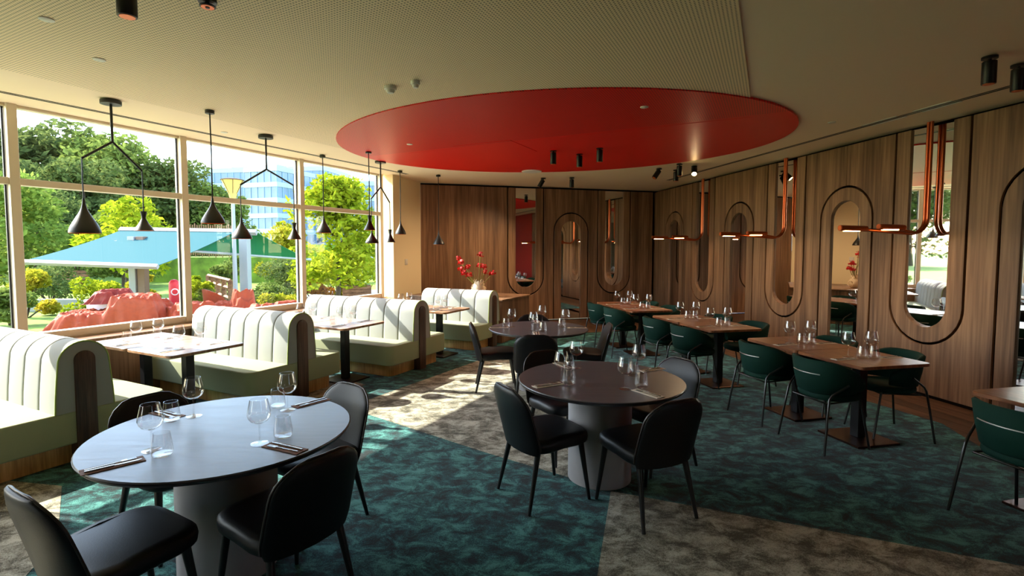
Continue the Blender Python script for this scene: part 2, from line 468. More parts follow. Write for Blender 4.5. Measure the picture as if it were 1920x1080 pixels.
# carpet: teal body, then greige facets let in a hair higher
car = [(-8.5, -3.3), (5.9, -3.3), (5.2, 2.2), (4.06, 3.91), (4.09, 4.11), (4.36, 5.01), (4.16, 5.7), (3.73, 7.6), (3.62, 9.0), (3.3, 10.85), (1.37, 10.46), (-1.9, 9.9), NW(N0 + .3, 8.2)[:2], NW(N0 + .3, -5.4)[:2]]
MB().prism(car, flat, -0.014, 0.006).build('carpet_section', 'teal', fl, smooth=0)
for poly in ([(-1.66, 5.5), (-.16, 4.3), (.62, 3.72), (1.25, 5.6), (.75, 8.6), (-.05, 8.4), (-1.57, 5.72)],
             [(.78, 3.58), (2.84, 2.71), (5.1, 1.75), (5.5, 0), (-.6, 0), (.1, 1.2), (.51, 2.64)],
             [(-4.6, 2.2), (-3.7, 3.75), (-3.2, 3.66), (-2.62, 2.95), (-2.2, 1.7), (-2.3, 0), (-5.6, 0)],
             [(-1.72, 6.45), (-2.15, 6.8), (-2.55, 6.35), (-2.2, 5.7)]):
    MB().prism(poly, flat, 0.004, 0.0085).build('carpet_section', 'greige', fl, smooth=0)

# ceiling ----------------------------------------------------------------
ce = holder('ceiling')
room_in = [NW(N0 - .02, -5.5)[:2], NW(N0 - .02, 8.3)[:2]] + room[2:]
MB().prism(room_in, flat, H, H + 0.15).build('ceiling_board', 'ceiling', ce, smooth=0)
MB().prism([NW(-5.58, -5)[:2], NW(-.2, -5)[:2], NW(-.2, 6.38)[:2], NW(-5.58, 6.38)[:2]], flat, H - 0.010, H).build('perforated_panel', 'perf', ce, smooth=0)
ell = []
EC, E1, E2 = (.705, 7.32), (-.9585, .285), (-.285, -.9585)
for i in range(96):
    t = 2 * pi * i / 96
    a, b = 3.03 * cos(t), 2.53 * sin(t)
    ell.append((EC[0] + a * E1[0] + b * E2[0], EC[1] + a * E1[1] + b * E2[1]))
MB().prism(ell, flat, H - 0.022, H - 0.001).build('red_oval_panel', 'red', ce, smooth=0)
hp = [NW(-4.25, 4.75)[:2], NW(-3.35, 4.75)[:2], NW(-3.35, 5.65)[:2], NW(-4.25, 5.65)[:2]]
hp = [(p[0] + .9, p[1] + 1.2) for p in hp]
MB().prism(hp, flat, H - 0.027, H - 0.021).build('access_hatch', 'red', ce, smooth=0)
def strip(a, b, wd, z0, z1, name, mat, parent):
    dx, dy = b[0] - a[0], b[1] - a[1]; l = sqrt(dx * dx + dy * dy); px, py = -dy / l * wd / 2, dx / l * wd / 2
    return MB().prism([(a[0] + px, a[1] + py), (b[0] + px, b[1] + py), (b[0] - px, b[1] - py), (a[0] - px, a[1] - py)], flat, z0, z1).build(name, mat, parent, smooth=0)
for off in (0, .045):
    strip(NW(-6.50 + off, -4)[:2], NW(-6.40 + off, 8.25)[:2], .018, H - .004, H + .01, 'slot_diffuser', 'gasket', ce)
    strip(RW(3.2, 0, .50 + off)[:2], RW(11.4, 0, .60 + off)[:2], .02, H - .004, H + .01, 'slot_diffuser', 'gasket', ce)
for s0, s1 in ((5.35, 5.75), (5.95, 6.4)):
    for off in (-.035, .085):
        strip(RW(s0, 0, .53 + off)[:2], RW(s1, 0, .535 + off)[:2], .022, H - .006, H + .01, 'slot_light', 'white', ce)
strip(NW(-4.9, 6.38)[:2], NW(-.2, 6.38)[:2], .012, H - .0235, H - .02, 'panel_joint', 'red', ce)

# walls -------------------------------------------------------------------
R_OUT, R_IN, Z_ARCH, Z_U, HT = .445, .255, 2.145, 1.065, 3.155
def arc(c, zc, r, a0, a1, n=14):
    return [(c + r * cos(a0 + (a1 - a0) * i / n), zc + r * sin(a0 + (a1 - a0) * i / n)) for i in range(n + 1)]
def field(ca, cu):
    s = 1 if cu > ca else -1
    g = R_OUT + .016
    e = s * .002
    A = arc(0, Z_ARCH, g, 0, pi / 2); B = arc(0, Z_U, g, 0, pi / 2)
    return ([(ca + s * g, 0.02)] + [(ca + s * x if x > 1e-6 else ca + e, z) for x, z in A] + [(ca + e, HT), (cu - s * g, HT)]
            + [(cu - s * x if x > 1e-6 else cu - e, 2 * Z_U - z) for x, z in B] + [(cu - e, .02)])
def field_end(c, end, kind):
    s = 1 if end > c else -1
    g = R_OUT + .016
    if kind == 'arch':
        return [(c + s * g, .02)] + [(c + s * x, z) for x, z in arc(0, Z_ARCH, g, 0, pi / 2)] + [(c, HT), (end, HT), (end, .02)]
    return [(c + s * g, HT)] + [(c + s * x, 2 * Z_U - z) for x, z in arc(0, Z_U, g, 0, pi / 2)] + [(c, .02), (end, .02), (end, HT)]
def ring(c, kind):
    o, i = R_OUT - .011, R_IN
    if kind == 'arch':
        return [(c - o, .02)] + list(reversed(arc(c, Z_ARCH, o, 0, pi))) + [(c + o, .02), (c + i, .02)] + arc(c, Z_ARCH, i, 0, pi) + [(c - i, .02)]
    return [(c - o, HT)] + arc(c, Z_U, o, pi, 2 * pi) + [(c + o, HT), (c + i, HT)] + list(reversed(arc(c, Z_U, i, pi, 2 * pi))) + [(c - i, HT)]
def disc(c, kind):
    i = R_IN + .012
    if kind == 'arch':
        return [(c - i, .02)] + list(reversed(arc(c, Z_ARCH, i, 0, pi))) + [(c + i, .02)]
    return [(c - i, HT)] + arc(c, Z_U, i, pi, 2 * pi) + [(c + i, HT)]

def mirror_wall(FN, modules, wall, labels, ends, tilt):
    fn = lambda a, b, d: FN(a, b, d)
    for (c, kind), lab, tl in zip(modules, labels, tilt):
        tl = math.tan(radians(tl)); dc = -.030 - R_IN * abs(tl)
        org = FN(c, 0.02 if kind == 'arch' else Z_U - R_OUT, 0)
        t = thing('wall_mirror', lab, 'mirror', (0, 0, 0), 0, 'walnut framed wall mirrors')
        MB().prism(ring(c, kind), fn, 0.0, -0.12).build('surround', 'wallwood', t, smooth=0, bevel=.003, segs=1)
        MB().prism(disc(c, kind), lambda a, b, d: fn(a, b, d + dc + tl * (a - c)), 0, -0.006).build('mirror_glass', 'mirror', t, smooth=0)
    ms = modules
    for (c0, k0), (c1, k1) in zip(ms, ms[1:]):
        ca, cu = (c0, c1) if k0 == 'arch' else (c1, c0)
        MB().prism(field(ca, cu), fn, 0.0, -0.03).build('wall_panel', 'wallwood', wall, smooth=0, bevel=.003, segs=1)
    MB().prism(field_end(ms[0][0], ends[0], ms[0][1]), fn, 0.0, -0.03).build('wall_panel', 'wallwood', wall, smooth=0, bevel=.003, segs=1)
    MB().prism(field_end(ms[-1][0], ends[1], ms[-1][1]), fn, 0.0, -0.03).build('wall_panel', 'wallwood', wall, smooth=0, bevel=.003, segs=1)

wr = holder('wall_right')
MB().prism([(4.2, 0), (S_END + .3, 0), (S_END + .3, H), (4.2, H)], lambda a, b, d: RW(a, b, d), -0.125, -0.3).build('backing', 'darkback', wr, smooth=0)
mirror_wall(RW, [(4.88, 'arch'), (6.10, 'U'), (7.30, 'arch'), (8.53, 'U'), (9.78, 'arch'), (11.05, 'U'), (12.31, 'arch')], wr,
    ['arched walnut mirror cut off by the picture edge, behind the table with one chair showing',
     'U-ended mirror hanging from the ceiling behind the big copper lamp, reflecting trees and a booth',
     'arched walnut mirror reflecting the cream wall, behind the second table of the wall row',
     'U-ended mirror hanging from the ceiling behind the middle copper lamp',
     'arched walnut mirror between the middle and the smallest copper lamps',
     'U-ended mirror hanging from the ceiling behind the smallest copper lamp',
     'arched walnut mirror next to the room corner, crossed by the smallest copper lamp arm'], (4.32, S_END - .005), (8.5, 9.2, 5.5, 9.0, 5.5, 5.5, 5.5))
MB().prism([(-3.2, 0), (4.3, 0), (4.3, H), (-3.2, H)], lambda a, b, d: RW(a, b, d), 0.0, -0.2).build('red_wall_panel', 'redwall', wr, smooth=0)
wb = holder('wall_back')
MB().prism([(-.1, 0), (T_END + .3, 0), (T_END + .3, H), (-.1, H)], lambda a, b, d: BW(a, b, d), -0.125, -0.3).build('backing', 'darkback', wb, smooth=0)
mirror_wall(BW, [(2.48, 'U'), (3.64, 'arch'), (4.80, 'U')], wb,
    ['U-ended ceiling-high mirror on the end wall with a red reflection, beside the flower vase',
     'arched mirror on the end wall standing on the floor between two U-ended mirrors',
     'U-ended ceiling-high mirror on the end wall close to the dark room corner'], (.003, T_END - .005), (3.2, 3.2, 3.2))
wl_ = holder('wall_left')
P0 = NW(N0 + .25, 8.17)[:2]; P1 = BO
MB().prism([P0, P1, (P1[0] - .3, P1[1] + .1), (P0[0] - .38 * n2[0], P0[1] - .38 * n2[1])], flat, 0, H).build('cream_panel', 'cream', wl_, smooth=0)
# spandrel under the window, with walnut boards towards the room
MB().prism([NW(N0 - .12, -5.5)[:2], NW(N0 + .06, -5.5)[:2], NW(N0 + .06, 8.17)[:2], NW(N0 - .12, 8.17)[:2]], flat, -.6, .76).build('spandrel', 'cream', wl_, smooth=0)
for i in range(18):
    a = -5.4 + i * .755
    MB().prism([(a, 0.0), (a + .75, 0.0), (a + .75, .70), (a, .70)], lambda p, q, d: NW(N0 + d, p, q), .31, .335).build('wall_panel', 'wallwood', wl_, smooth=0)
MB().prism([NW(N0 + .06, -5.5)[:2], NW(N0 + .37, -5.5)[:2], NW(N0 + .37, 8.16)[:2], NW(N0 + .06, 8.16)[:2]], flat, .705, .745).build('window_ledge', 'boothtop', wl_, smooth=0, bevel=.004, segs=1)
MB().prism([NW(N0 - .15, -5.8)[:2], NW(N0 + .3, -5.8)[:2], NW(N0 + .3, -5.5)[:2], NW(N0 - .15, -5.5)[:2]], flat, 0, H).build('corner_pier', 'cream', wl_, smooth=0)
rear = holder('wall_rear')
MB().box((-1.5, -3.3, H / 2), (15, .2, H)).build('rear_panel', 'rearwall', rear, smooth=0)
# windows; a solid pier is added among them, unseen, to shade the carpet
MB().prism([(-.10, 0), (.66, 0), (.66, H), (-.10, H)], lambda p, q, d: NW(N0 + d, p, q), -.14, .12).build('shading_pier', 'cream', wl_, smooth=0)
MB().prism([(-5.5, 0), (-1.5, 0), (-1.5, H), (-5.5, H)], lambda p, q, d: NW(N0 + d, p, q), -.14, .12).build('solid_wall', 'rearwall', wl_, smooth=0)
mul = [-1.46, .70, 2.418, 4.146, 6.073, 8.03]
for i in range(5):
    a, b = mul[i], mul[i + 1]
    if i == 0: b = -.06
    wi = holder('window_%d' % (i + 1))
    fw = lambda p, q, d: NW(N0 + d, p, q)
    def bar(w0, w1, z0, z1, d0, d1, nm, mt='frame'):
        return MB().prism([(w0, z0), (w1, z0), (w1, z1), (w0, z1)], fw, d0, d1).build(nm, mt, wi, smooth=0, bevel=.003, segs=1)
    bar(b - .042, b + .042, .76, H, -.06, .085, 'mullion')
    bar(a + .043, b - .043, 2.385, 2.455, -.05, .07, 'transom')
    bar(a + .043, b - .043, .76, .835, -.05, .075, 'bottom_rail')
    bar(a + .043, b - .043, 3.17, H - .002, -.05, .05, 'top_rail')
    for z0, z1 in ((.835, 2.385), (2.455, 3.17)):
        bar(a + .045, a + .06, z0, z1, -.012, .012, 'gasket', 'gasket')
        bar(b - .06, b - .045, z0, z1, -.012, .012, 'gasket', 'gasket')
        MB().prism([(a + .06, z0), (b - .06, z0), (b - .06, z1), (a + .06, z1)], fw, 0, .001).add([], []).build('pane', 'pane', wi, smooth=0)
# baseboards on wood walls stay hidden in the shadow gap: dark strip
strip(RW(4.3, 0, .004)[:2], RW(S_END, 0, .004)[:2], .02, 0.0, .03, 'baseboard_right', 'darkback', None)['kind'] = 'structure'
sw = tag(MB().box((0, 0, 0), (.11, .014, .12)).box((0, -.010, .0), (.07, .012, .08)).build('light_switch', 'white', None, smooth=0, bevel=.003, segs=1), 'small white light switch on the cream wall beside the window', 'switch')
q = .42
sw.location = (P0[0] + (P1[0] - P0[0]) * q + .007, P0[1] + (P1[1] - P0[1]) * q - .003, 1.45)
sw.rotation_euler = (0, 0, atan2(P1[1] - P0[1], P1[0] - P0[0]))

# ------------------------------------------------------------------ black leather chairs
def black_chair(name, label):
    t = thing(name, label, 'chair', group='black leather chairs around the round tables')
    # seat cushion
    b = MB(); rings = []
    for z, k in ((.392, .80), (.396, .93), (.41, .985), (.44, 1.0), (.462, .985), (.476, .93), (.482, .80)):
        rings.append([(x * k, y * k + .02, z - .012 * (y < -.1) + .006 * (x * x) * 10) for x, y in srect(.245, .25, 4.2, 32)])
    b.loft(rings)
    b.build('seat', 'black_leather', t, smooth=60)
    # backrest: curved pad with a rounded top
    b = MB(); rings = []; edge = []
    nv = 13
    for j in range(nv):
        v = j / (nv - 1)
        z = .375 + v * .425
        yc = -.205 - .105 * v ** 1.1
        w = (.238 - .012 * v) * (1 - (max(0, v - .62) / .38) ** 3.2 * .42)
        if v < .12: w *= .90 + .1 * v / .12
        th = .030 * (1 - .45 * max(0, v - .8) / .2)
        r = []
        for i in range(28):
            a = 2 * pi * i / 28
            c, s_ = cos(a), sin(a)
            x = w * math.copysign(abs(c) ** .55, c)
            y = th * math.copysign(abs(s_) ** .8, s_)
            r.append((x, yc + y + .85 * x * x * (1 - .35 * v), z))
        rings.append(r)
        edge.append((w, yc + .85 * w * w * (1 - .35 * v) + .004, z))
    last = rings[-1]; cx_ = sum(p[0] for p in last) / 28; cy_ = sum(p[1] for p in last) / 28
    rings.append([(p[0] * .9, cy_ + (p[1] - cy_) * .55, .808) for p in last])
    b.loft(rings)
    b.build('backrest', 'black_leather', t, smooth=60)
    path = [(-x * 1.012, y, z) for x, y, z in edge[1:]] + [(k * edge[-1][0] * .9, edge[-1][1] - .85 * edge[-1][0] ** 2 * .65 * (1 - k * k), .812) for k in (-.7, -.35, 0, .35, .7)] + [(x * 1.012, y, z) for x, y, z in reversed(edge[1:])]
    MB().tube(path, .0055, 6).build('piping', 'brown_piping', t, smooth=60)
    for sx in (-1, 1):
        MB().tube([(sx * .185, .19, .40), (sx * .215, .245, .0)], [.021, .0115], 10).build('leg', 'blackleg', t, smooth=60)
        MB().tube([(sx * .180, -.15, .40), (sx * .215, -.24, .0)], [.021, .0115], 10).build('leg', 'blackleg', t, smooth=60)
    return t
def face(dx, dy): return atan2(dy, dx) - pi / 2        # local +y looks along (dx, dy)
bc = black_chair('leather_chair', 'black leather chair with window-lit seat at the bluish round table, cut by the picture edge')
CH = [
 ((-1.66, 2.15), (.50, .86), None),
 ((-1.04, 2.42), (-.83, .56), 'black leather chair with its back to the camera at the bluish round table'),
 ((-1.955, 3.015), (.86, -.50), 'black leather chair tucked behind the bluish round table beside the first booth'),
 ((-1.185, 3.185), (-.57, -.82), 'black leather chair behind the bluish round table, its shiny back facing the second booth'),
 ((.29, 3.54), (.88, .47), 'black leather chair at the brown round table, seen from its window-side back'),
 ((.955, 3.335), (-.42, .90), 'black leather chair with its back to the camera at the brown round table'),
 ((.51, 4.29), (.45, -.89), 'black leather chair behind the brown round table, close to the farther table'),
 ((1.24, 4.09), (-.88, -.46), 'leather chair whose back shines pale blue behind the brown round table'),
 ((-.075, 6.30), (.99, .05), 'black leather chair seen sideways on the booth side of the farther round table'),
 ((.38, 5.70), (.05, 1.0), 'black leather chair with its back to the camera at the farther round table'),
 ((1.03, 6.27), (-.99, .05), 'black leather chair seen sideways at the farther round table, next to the green chairs'),
 ((.44, 6.79), (0, -1.0), 'black leather chair mostly hidden behind the farther round table'),
]
for i, (p, d, lab) in enumerate(CH):
    if i == 0:
        bc.location = (p[0], p[1], .0085); bc.rotation_euler = (0, 0, face(*d))
    else:
        dup(bc, (p[0], p[1], .0085), face(*d), lab)

# ------------------------------------------------------------------ round tables
def round_table(label, c, r, rb):
    t = thing('round_table', label, 'table', (c[0], c[1], .0085), 0, 'round stone-look tables')
    MB().lathe([(0, .716), (r - .030, .716), (r - .012, .722), (r, .738), (r, .744), (r - .004, .749), (0, .75)], 72).build('tabletop', 'stone', t, smooth=40)
    MB().lathe([(r - .030, .7155), (r + .0012, .7375), (r + .0012, .7425), (r - .0005, .7435)], 72).build('table_rim', 'edgeblk', t, smooth=40)
    MB().lathe([(0, 0), (rb, 0), (rb, .714), (0, .714)], 48).build('drum_base', 'stonebase', t, smooth=40)
    return t
RT = [((-1.49, 2.74), .645, .25), ((.742, 3.82), .612, .235), ((.454, 6.29), .607, .235)]
round_table('large round table with bluish grey top, closest to the camera beside the first booth', *RT[0])
round_table('round table with brown-grey top on a pale drum base in the middle of the carpet', *RT[1])
round_table('round table with greyish top standing beyond the middle one, near the end wall', *RT[2])

# ------------------------------------------------------------------ wall-row tables of two square units each
def square_table(name, label, loc, rz, sx, sy, top, group):
    t = thing(name, label, 'table', loc, rz, group)
    MB().prism([(x, y) for x, y in srect(sx / 2, sy / 2, 18, 40)], flat, .722, .75).build('tabletop', top, t, smooth=30, bevel=.003, segs=1)
    MB().box((0, 0, .37), (.085, .085, .70)).build('column', 'blackmetal', t, smooth=0, bevel=.006, segs=2)
    MB().box((0, 0, .715), (.34, .34, .012)).build('top_bracket', 'blackmetal', t, smooth=0)
    MB().box((0, 0, .009), (.44, .44, .018)).build('base_plate', 'plate', t, smooth=0, bevel=.003, segs=1)
    return t
TY = radians(-12.0)
TU = (sin(TY), cos(TY)); TV = (cos(TY), -sin(TY))
def tp(N, v, u): return (N[0] + TV[0] * v + TU[0] * u, N[1] + TV[1] * v + TU[1] * u)
TN = [(2.97, 4.19), (2.49, 6.09), (2.03, 7.98), (3.53, 2.12)]
names = ['nearer full table of the wall row', 'middle table of the wall row', 'farthest wall-row table in the corner', 'table cut off by the picture edge beside the wall']
protoT = None
for ti, N in enumerate(TN):
    for ui in range(2):
        if ti == 3 and ui == 0: continue
        p = tp(N, .36, .355 + ui * .715)
        lab = ('square walnut table, ' + ('camera-side' if ui == 0 else 'end-wall-side') + ' half of the ' + names[ti]) if ti < 3 else 'square walnut table cut off by the picture edge beside the wall'
        if protoT is None:
            protoT = square_table('square_table', lab, (p[0], p[1], .006), -TY, .72, .712, 'topwood', 'walnut tables along the mirror wall')
        else:
            dup(protoT, (p[0], p[1], .006), -TY, lab)

# ------------------------------------------------------------------ green barrel chairs
def green_chair(label):
    t = thing('barrel_chair', label, 'chair', group='green barrel chairs along the mirror wall')
    b = MB(); rings = []
    for z, k in ((.425, .86), (.43, .96), (.45, 1.0), (.475, .985), (.488, .92), (.493, .75)):
        rings.append([(x * k, y * k + .02, z) for x, y in srect(.225, .225, 2.6, 30)])
    b.loft(rings).build('seat', 'green', t, smooth=60)
    b = MB(); rings = []
    n = 25; A = radians(112)
    for i in range(n):
        a = -A + 2 * A * i / (n - 1)                       # 0 = straight back
        e = abs(a) / A
        ztop = .775 - .165 * max(0, (e - .38) / .62) ** 1.6
        zbot = .475 + .035 * e ** 2
        r = []
        for (kk, zz, th) in ((0, zbot + .012, -.020), (0, zbot, 0), (0, zbot + .012, .020), (.5, (zbot + ztop) / 2, .024), (1, ztop - .014, .020), (1, ztop, 0), (1, ztop - .014, -.020), (.5, (zbot + ztop) / 2, -.022)):
            R = .235 + .050 * (zz - .475) / .30 + th
            r.append((R * sin(a), .03 - R * cos(a) * (1 if abs(a) < pi / 2 else 1.0), zz))
        rings.append(r)
    b.loft(rings).build('backrest', 'green', t, smooth=70)
    path = []
    for i in range(13):
        a = radians(-30 + 60 * i / 12)
        path.append((.2905 * sin(a), .03 - .2905 * cos(a), .655))
    MB().tube(path, .0045, 6).build('back_rail', 'railsteel', t, smooth=60)
    for sx in (-1, 1):
        MB().tube([(sx * .262, -.262, 0), (sx * .238, -.222, .30), (sx * .226, -.196, .46), (sx * .232, -.17, .50), (sx * .272, -.05, .585)], .0095, 8).build('leg', 'steel', t, smooth=60)
        MB().tube([(sx * .22, .235, 0), (sx * .185, .16, .43)], .0095, 8).build('leg', 'steel', t, smooth=60)
    MB().tube([(-.19, -.18, .415), (.19, -.18, .415), (.17, .16, .42), (-.17, .16, .42), (-.19, -.18, .415)], .008, 6).build('seat_frame', 'steel', t, smooth=60)
    return t
gl = [
 (0, -.01, .33, 90, 'green barrel chair on the carpet side of the nearer wall-row table, camera-side end'),
 (0, -.02, 1.06, 90, 'green barrel chair on the carpet side of the nearer wall-row table, far end'),
 (0, .73, .42, -74, 'dark barrel chair pulled out between the nearer wall-row table and the mirror wall'),
 (0, .72, 1.10, -90, 'barrel chair mostly hidden between the nearer wall-row table and the arched mirror'),
 (1, -.02, .33, 90, 'green barrel chair on the carpet side of the middle wall-row table, camera-side end'),
 (1, -.02, 1.07, 90, 'green barrel chair on the carpet side of the middle wall-row table, far end'),
 (1, .75, .36, -86, 'dark barrel chair between the middle wall-row table and the mirror wall, camera-side end'),
 (1, .75, 1.08, -92, 'barrel chair half hidden by glasses between the middle wall-row table and the mirror wall'),
 (2, -.02, .36, 90, 'green barrel chair on the carpet side of the farthest wall-row table, closest to the camera'),
 (2, -.02, 1.07, 90, 'green barrel chair at the end of the farthest wall-row table, by the end wall'),
 (2, .75, .36, -90, 'barrel chair on the wall side of the farthest wall-row table, camera-side end'),
 (2, .75, 1.08, -90, 'barrel chair on the wall side of the farthest wall-row table, in the room corner'),
 (3, -.06, 1.02, 92, 'dark green barrel chair cut off by the picture edge, at the table beside the wall'),
]
gproto = None
for ti, v, u, ang, lab in gl:
    p = tp(TN[ti], v, u)
    rz = -TY - radians(ang)
    if gproto is None:
        gproto = green_chair(lab); gproto.location = (p[0], p[1], .006); gproto.rotation_euler = (0, 0, rz)
    else: dup(gproto, (p[0], p[1], .006), rz, lab)

# ------------------------------------------------------------------ booths
def booth(label, n, w, L, left=.69, right=.64):
    """local x: towards the aisle (n direction), local y: along the window (w direction); origin under the end board"""
    t = thing('upholstered_booth', label, 'booth', NW(n, w, .006), -WA, 'sage green booths under the window')
    def slab(y0, y1, z0, z1, x1, rad, name, mat, bev):
        poly = [(-L, y0), (-L, y1)]
        cu = (x1 - rad, y1 - rad) if y1 > 0 else None
        if y1 > .1: poly += [(x1 - rad + rad * sin(a), y1 - rad + rad * cos(a)) for a in [pi / 2 * i / 7 for i in range(8)]]
        else: poly += [(x1, y1)]
        if y0 < -.1: poly += [(x1 - rad + rad * cos(a), y0 + rad - rad * sin(a)) for a in [pi / 2 * i / 7 for i in range(8)]]
        else: poly += [(x1, y0)]
        return MB().prism(poly, flat, z0, z1).build(name, mat, t, smooth=40, bevel=bev, segs=3)
    slab(-left + .10, right - .10, 0, .165, -.09, .09, 'plinth', 'plinth', .003)
    slab(-left, -.001, .168, .43, 0, .10, 'seat_cushion', 'seatgreen', .016)
    slab(.001, right, .168, .43, 0, .10, 'seat_cushion', 'seatgreen', .016)
    def prof(k, z0=.428):
        hw, zt = .205 * k, .985 - (1 - k) * .2
        pts = [(-hw, z0), (-hw * .97, .55), (-hw * .92, .68)]
        r = hw * .86
        pts += [(-r * cos(a), zt - r + r * sin(a)) for a in [pi * i / 16 for i in range(17)]]
        pts += [(hw * .92, .68), (hw * .97, .55), (hw, z0)]
        return pts
    nc = max(5, int(round(L / .275)))
    cw = L / nc
    for c in range(nc):
        x0, x1 = -L + c * cw, -L + (c + 1) * cw
        rings = []
        end = c == nc - 1
        for f, k in ((0.012, .94), (.018, .972), (.045, .994), (.12, 1.003), (.5, 1.008), (.88, 1.003), (.955, .994), (.982, .972), (.988, .94)) if not end else ((.012, .94), (.018, .972), (.045, .994), (.12, 1.003), (.5, 1.006), (.95, 1.0), (.985, .994), (1.0, .975)):
            rings.append([(x0 + (x1 - x0) * f, y, z) for y, z in prof(k)])
        MB().loft(rings).build('back_channel', 'sage', t, smooth=50)
    MB().prism([(y, z) for y, z in prof(.945)], lambda a, b, d: (d, a, b), -L, -.04).build('back_core', 'seamdark', t, smooth=0)
    MB().tube([(-.004, y, z) for y, z in prof(.99)], .007, 6).build('piping', 'piping', t, smooth=60)
    strip_ = [(-.072, 0)] + [(-.072 * cos(a), .835 + .072 * sin(a)) for a in [pi * i / 12 for i in range(13)]] + [(.072, 0)]
    MB().prism(strip_, lambda a, b, d: (d, a, b), -.10, .018).build('end_board', 'endwood', t, smooth=40, bevel=.004, segs=2)
    return t
booth('sage green double booth closest to the camera, cut off by the picture edge', -4.89, 2.10, 1.66, 1.15)  # camera-side seat stretched out of view to shade the near floor
booth('sage green double booth between the two bigger booth tables', -4.76, 4.17, 1.79)
booth('sage green double booth, third from the camera, beside the pale lit carpet', -4.39, 5.98, 2.16)
booth('sage green booth in front of the vase and walnut cabinet, farthest along the window', -4.29, 7.98, 1.45, .62, .25)
# walnut cabinet behind the last booth
t = thing('low_cabinet', 'low walnut cabinet behind the last booth carrying the flower vase', 'cabinet', NW(-4.29, 8.26, .006), -WA)
MB().box((-1.05, .62, .385), (2.1, 1.2, .77)).build('body', 'wallwood', t, smooth=0, bevel=.01)
MB().box((-1.05, .62, .785), (2.14, 1.24, .03)).build('cabinet_top', 'wallwood', t, smooth=0, bevel=.006)
# ------------------------------------------------------------------ booth tables: two units each, joined along the window
bproto = None
BT = []
for k, (na, wc, lab) in enumerate(((-4.80, 3.10, 'the booth table closest to the camera'), (-4.56, 5.02, 'the middle booth table'), (-4.36, 6.92, 'the farthest booth table'))):
    for ui in range(2):
        n = na - .37 - ui * .745
        p = NW(n, wc, .006)
        l2 = ('aisle-side half of ' if ui == 0 else 'window-side half of ') + lab + ', walnut top on a black column'
        if bproto is None:
            bproto = square_table('booth_table', l2, p, -WA, .74, .76, 'boothtop', 'booth tables between the booths')
        else: dup(bproto, p, -WA, l2)
    BT.append((na, wc))

# ------------------------------------------------------------------ glassware and cutlery
def wine_glass(label):
    t = thing('wine_glass', label, 'wine glass')
    bowl = [(.006, .103), (.022, .106), (.041, .117), (.052, .132), (.0565, .148), (.054, .170), (.0475, .198), (.041, .228), (.040, .228), (.0465, .198), (.053, .170), (.0555, .148), (.051, .133), (.040, .119), (.020, .1085), (.0, .1075)]
    MB().lathe(bowl, 20).build('bowl', 'glass', t, smooth=60)
    MB().lathe([(.0062, .104), (.0045, .09), (.004, .05), (.0045, .015), (.008, .006)], 10).build('stem', 'glass', t, smooth=60)
    MB().lathe([(.008, .0065), (.034, .0035), (.043, .0022), (.043, .0), (0, .0)], 20).build('foot', 'glass', t, smooth=60)
    return t
def tumbler(label):
    t = thing('tumbler', label, 'tumbler')
    MB().lathe([(0, .0), (.035, .0), (.043, .006), (.0465, .02), (.045, .045), (.040, .080), (.0355, .112), (.0343, .112), (.0387, .080), (.0437, .045), (.045, .022), (.041, .013), (0, .011)], 20).build('tumbler_wall', 'glass', t, smooth=60)
    return t
GW = GT = None
def put_wine(p, z, label, group):
    global GW
    if GW is None: GW = wine_glass(label); GW.location = (p[0], p[1], z); GW['group'] = group
    else: dup(GW, (p[0], p[1], z), random.random() * 6, label, group)
def put_tumbler(p, z, label, group):
    global GT
    if GT is None: GT = tumbler(label); GT.location = (p[0], p[1], z); GT['group'] = group
    else: dup(GT, (p[0], p[1], z), random.random() * 6, label, group)
def make_fork():
    b = MB()
    b.box((0, -.045, .003), (.007, .11, .0025)).box((0, .02, .0035), (.005, .03, .002))
    b.box((0, .044, .004), (.021, .022, .002))
    for x in (-.0085, -.0028, .0028, .0085): b.box((x, .072, .0035), (.0027, .036, .0018))
    return b
def make_knife():
    b = MB()
    b.box((0, -.05, .004), (.009, .105, .005))
    b.prism([(-.0045, .0), (.0045, .0), (.0085, .04), (.008, .09), (0, .108), (-.0045, .1)], flat, .003, .0048)
    return b
CK = {}
def put_cutlery(p, ang, z, where, mat, group):
    """sleeve or napkin with a fork and a knife on it; ang: direction the tines point to"""
    rz = ang - pi / 2
    if ('s', mat) not in CK:
        o = MB().box((0, 0, .0015), (.075, .235, .003)).build('napkin', mat, None, smooth=0)
        CK['s', mat] = o
    else:
        o = CK['s', mat].copy(); COL.objects.link(o)
    o.location = (p[0], p[1], z); o.rotation_euler = (0, 0, rz)
    tag(o, 'napkin under cutlery ' + where, 'napkin', 'napkins on the ' + group)
    for nm, mk, dx in (('fork', make_fork, -.016), ('knife', make_knife, .015)):
        if nm not in CK: c = mk().build(nm, 'cutlery', None, smooth=0, bevel=0); CK[nm] = c
        else: c = CK[nm].copy(); COL.objects.link(c)
        c.location = (p[0] + dx * cos(rz), p[1] + dx * sin(rz), z + .0032); c.rotation_euler = (0, 0, rz + .03 * (1 if nm == 'fork' else -1))
        tag(c, 'steel ' + nm + ' ' + where, nm, nm + 's on the ' + group)
ZT = .7585
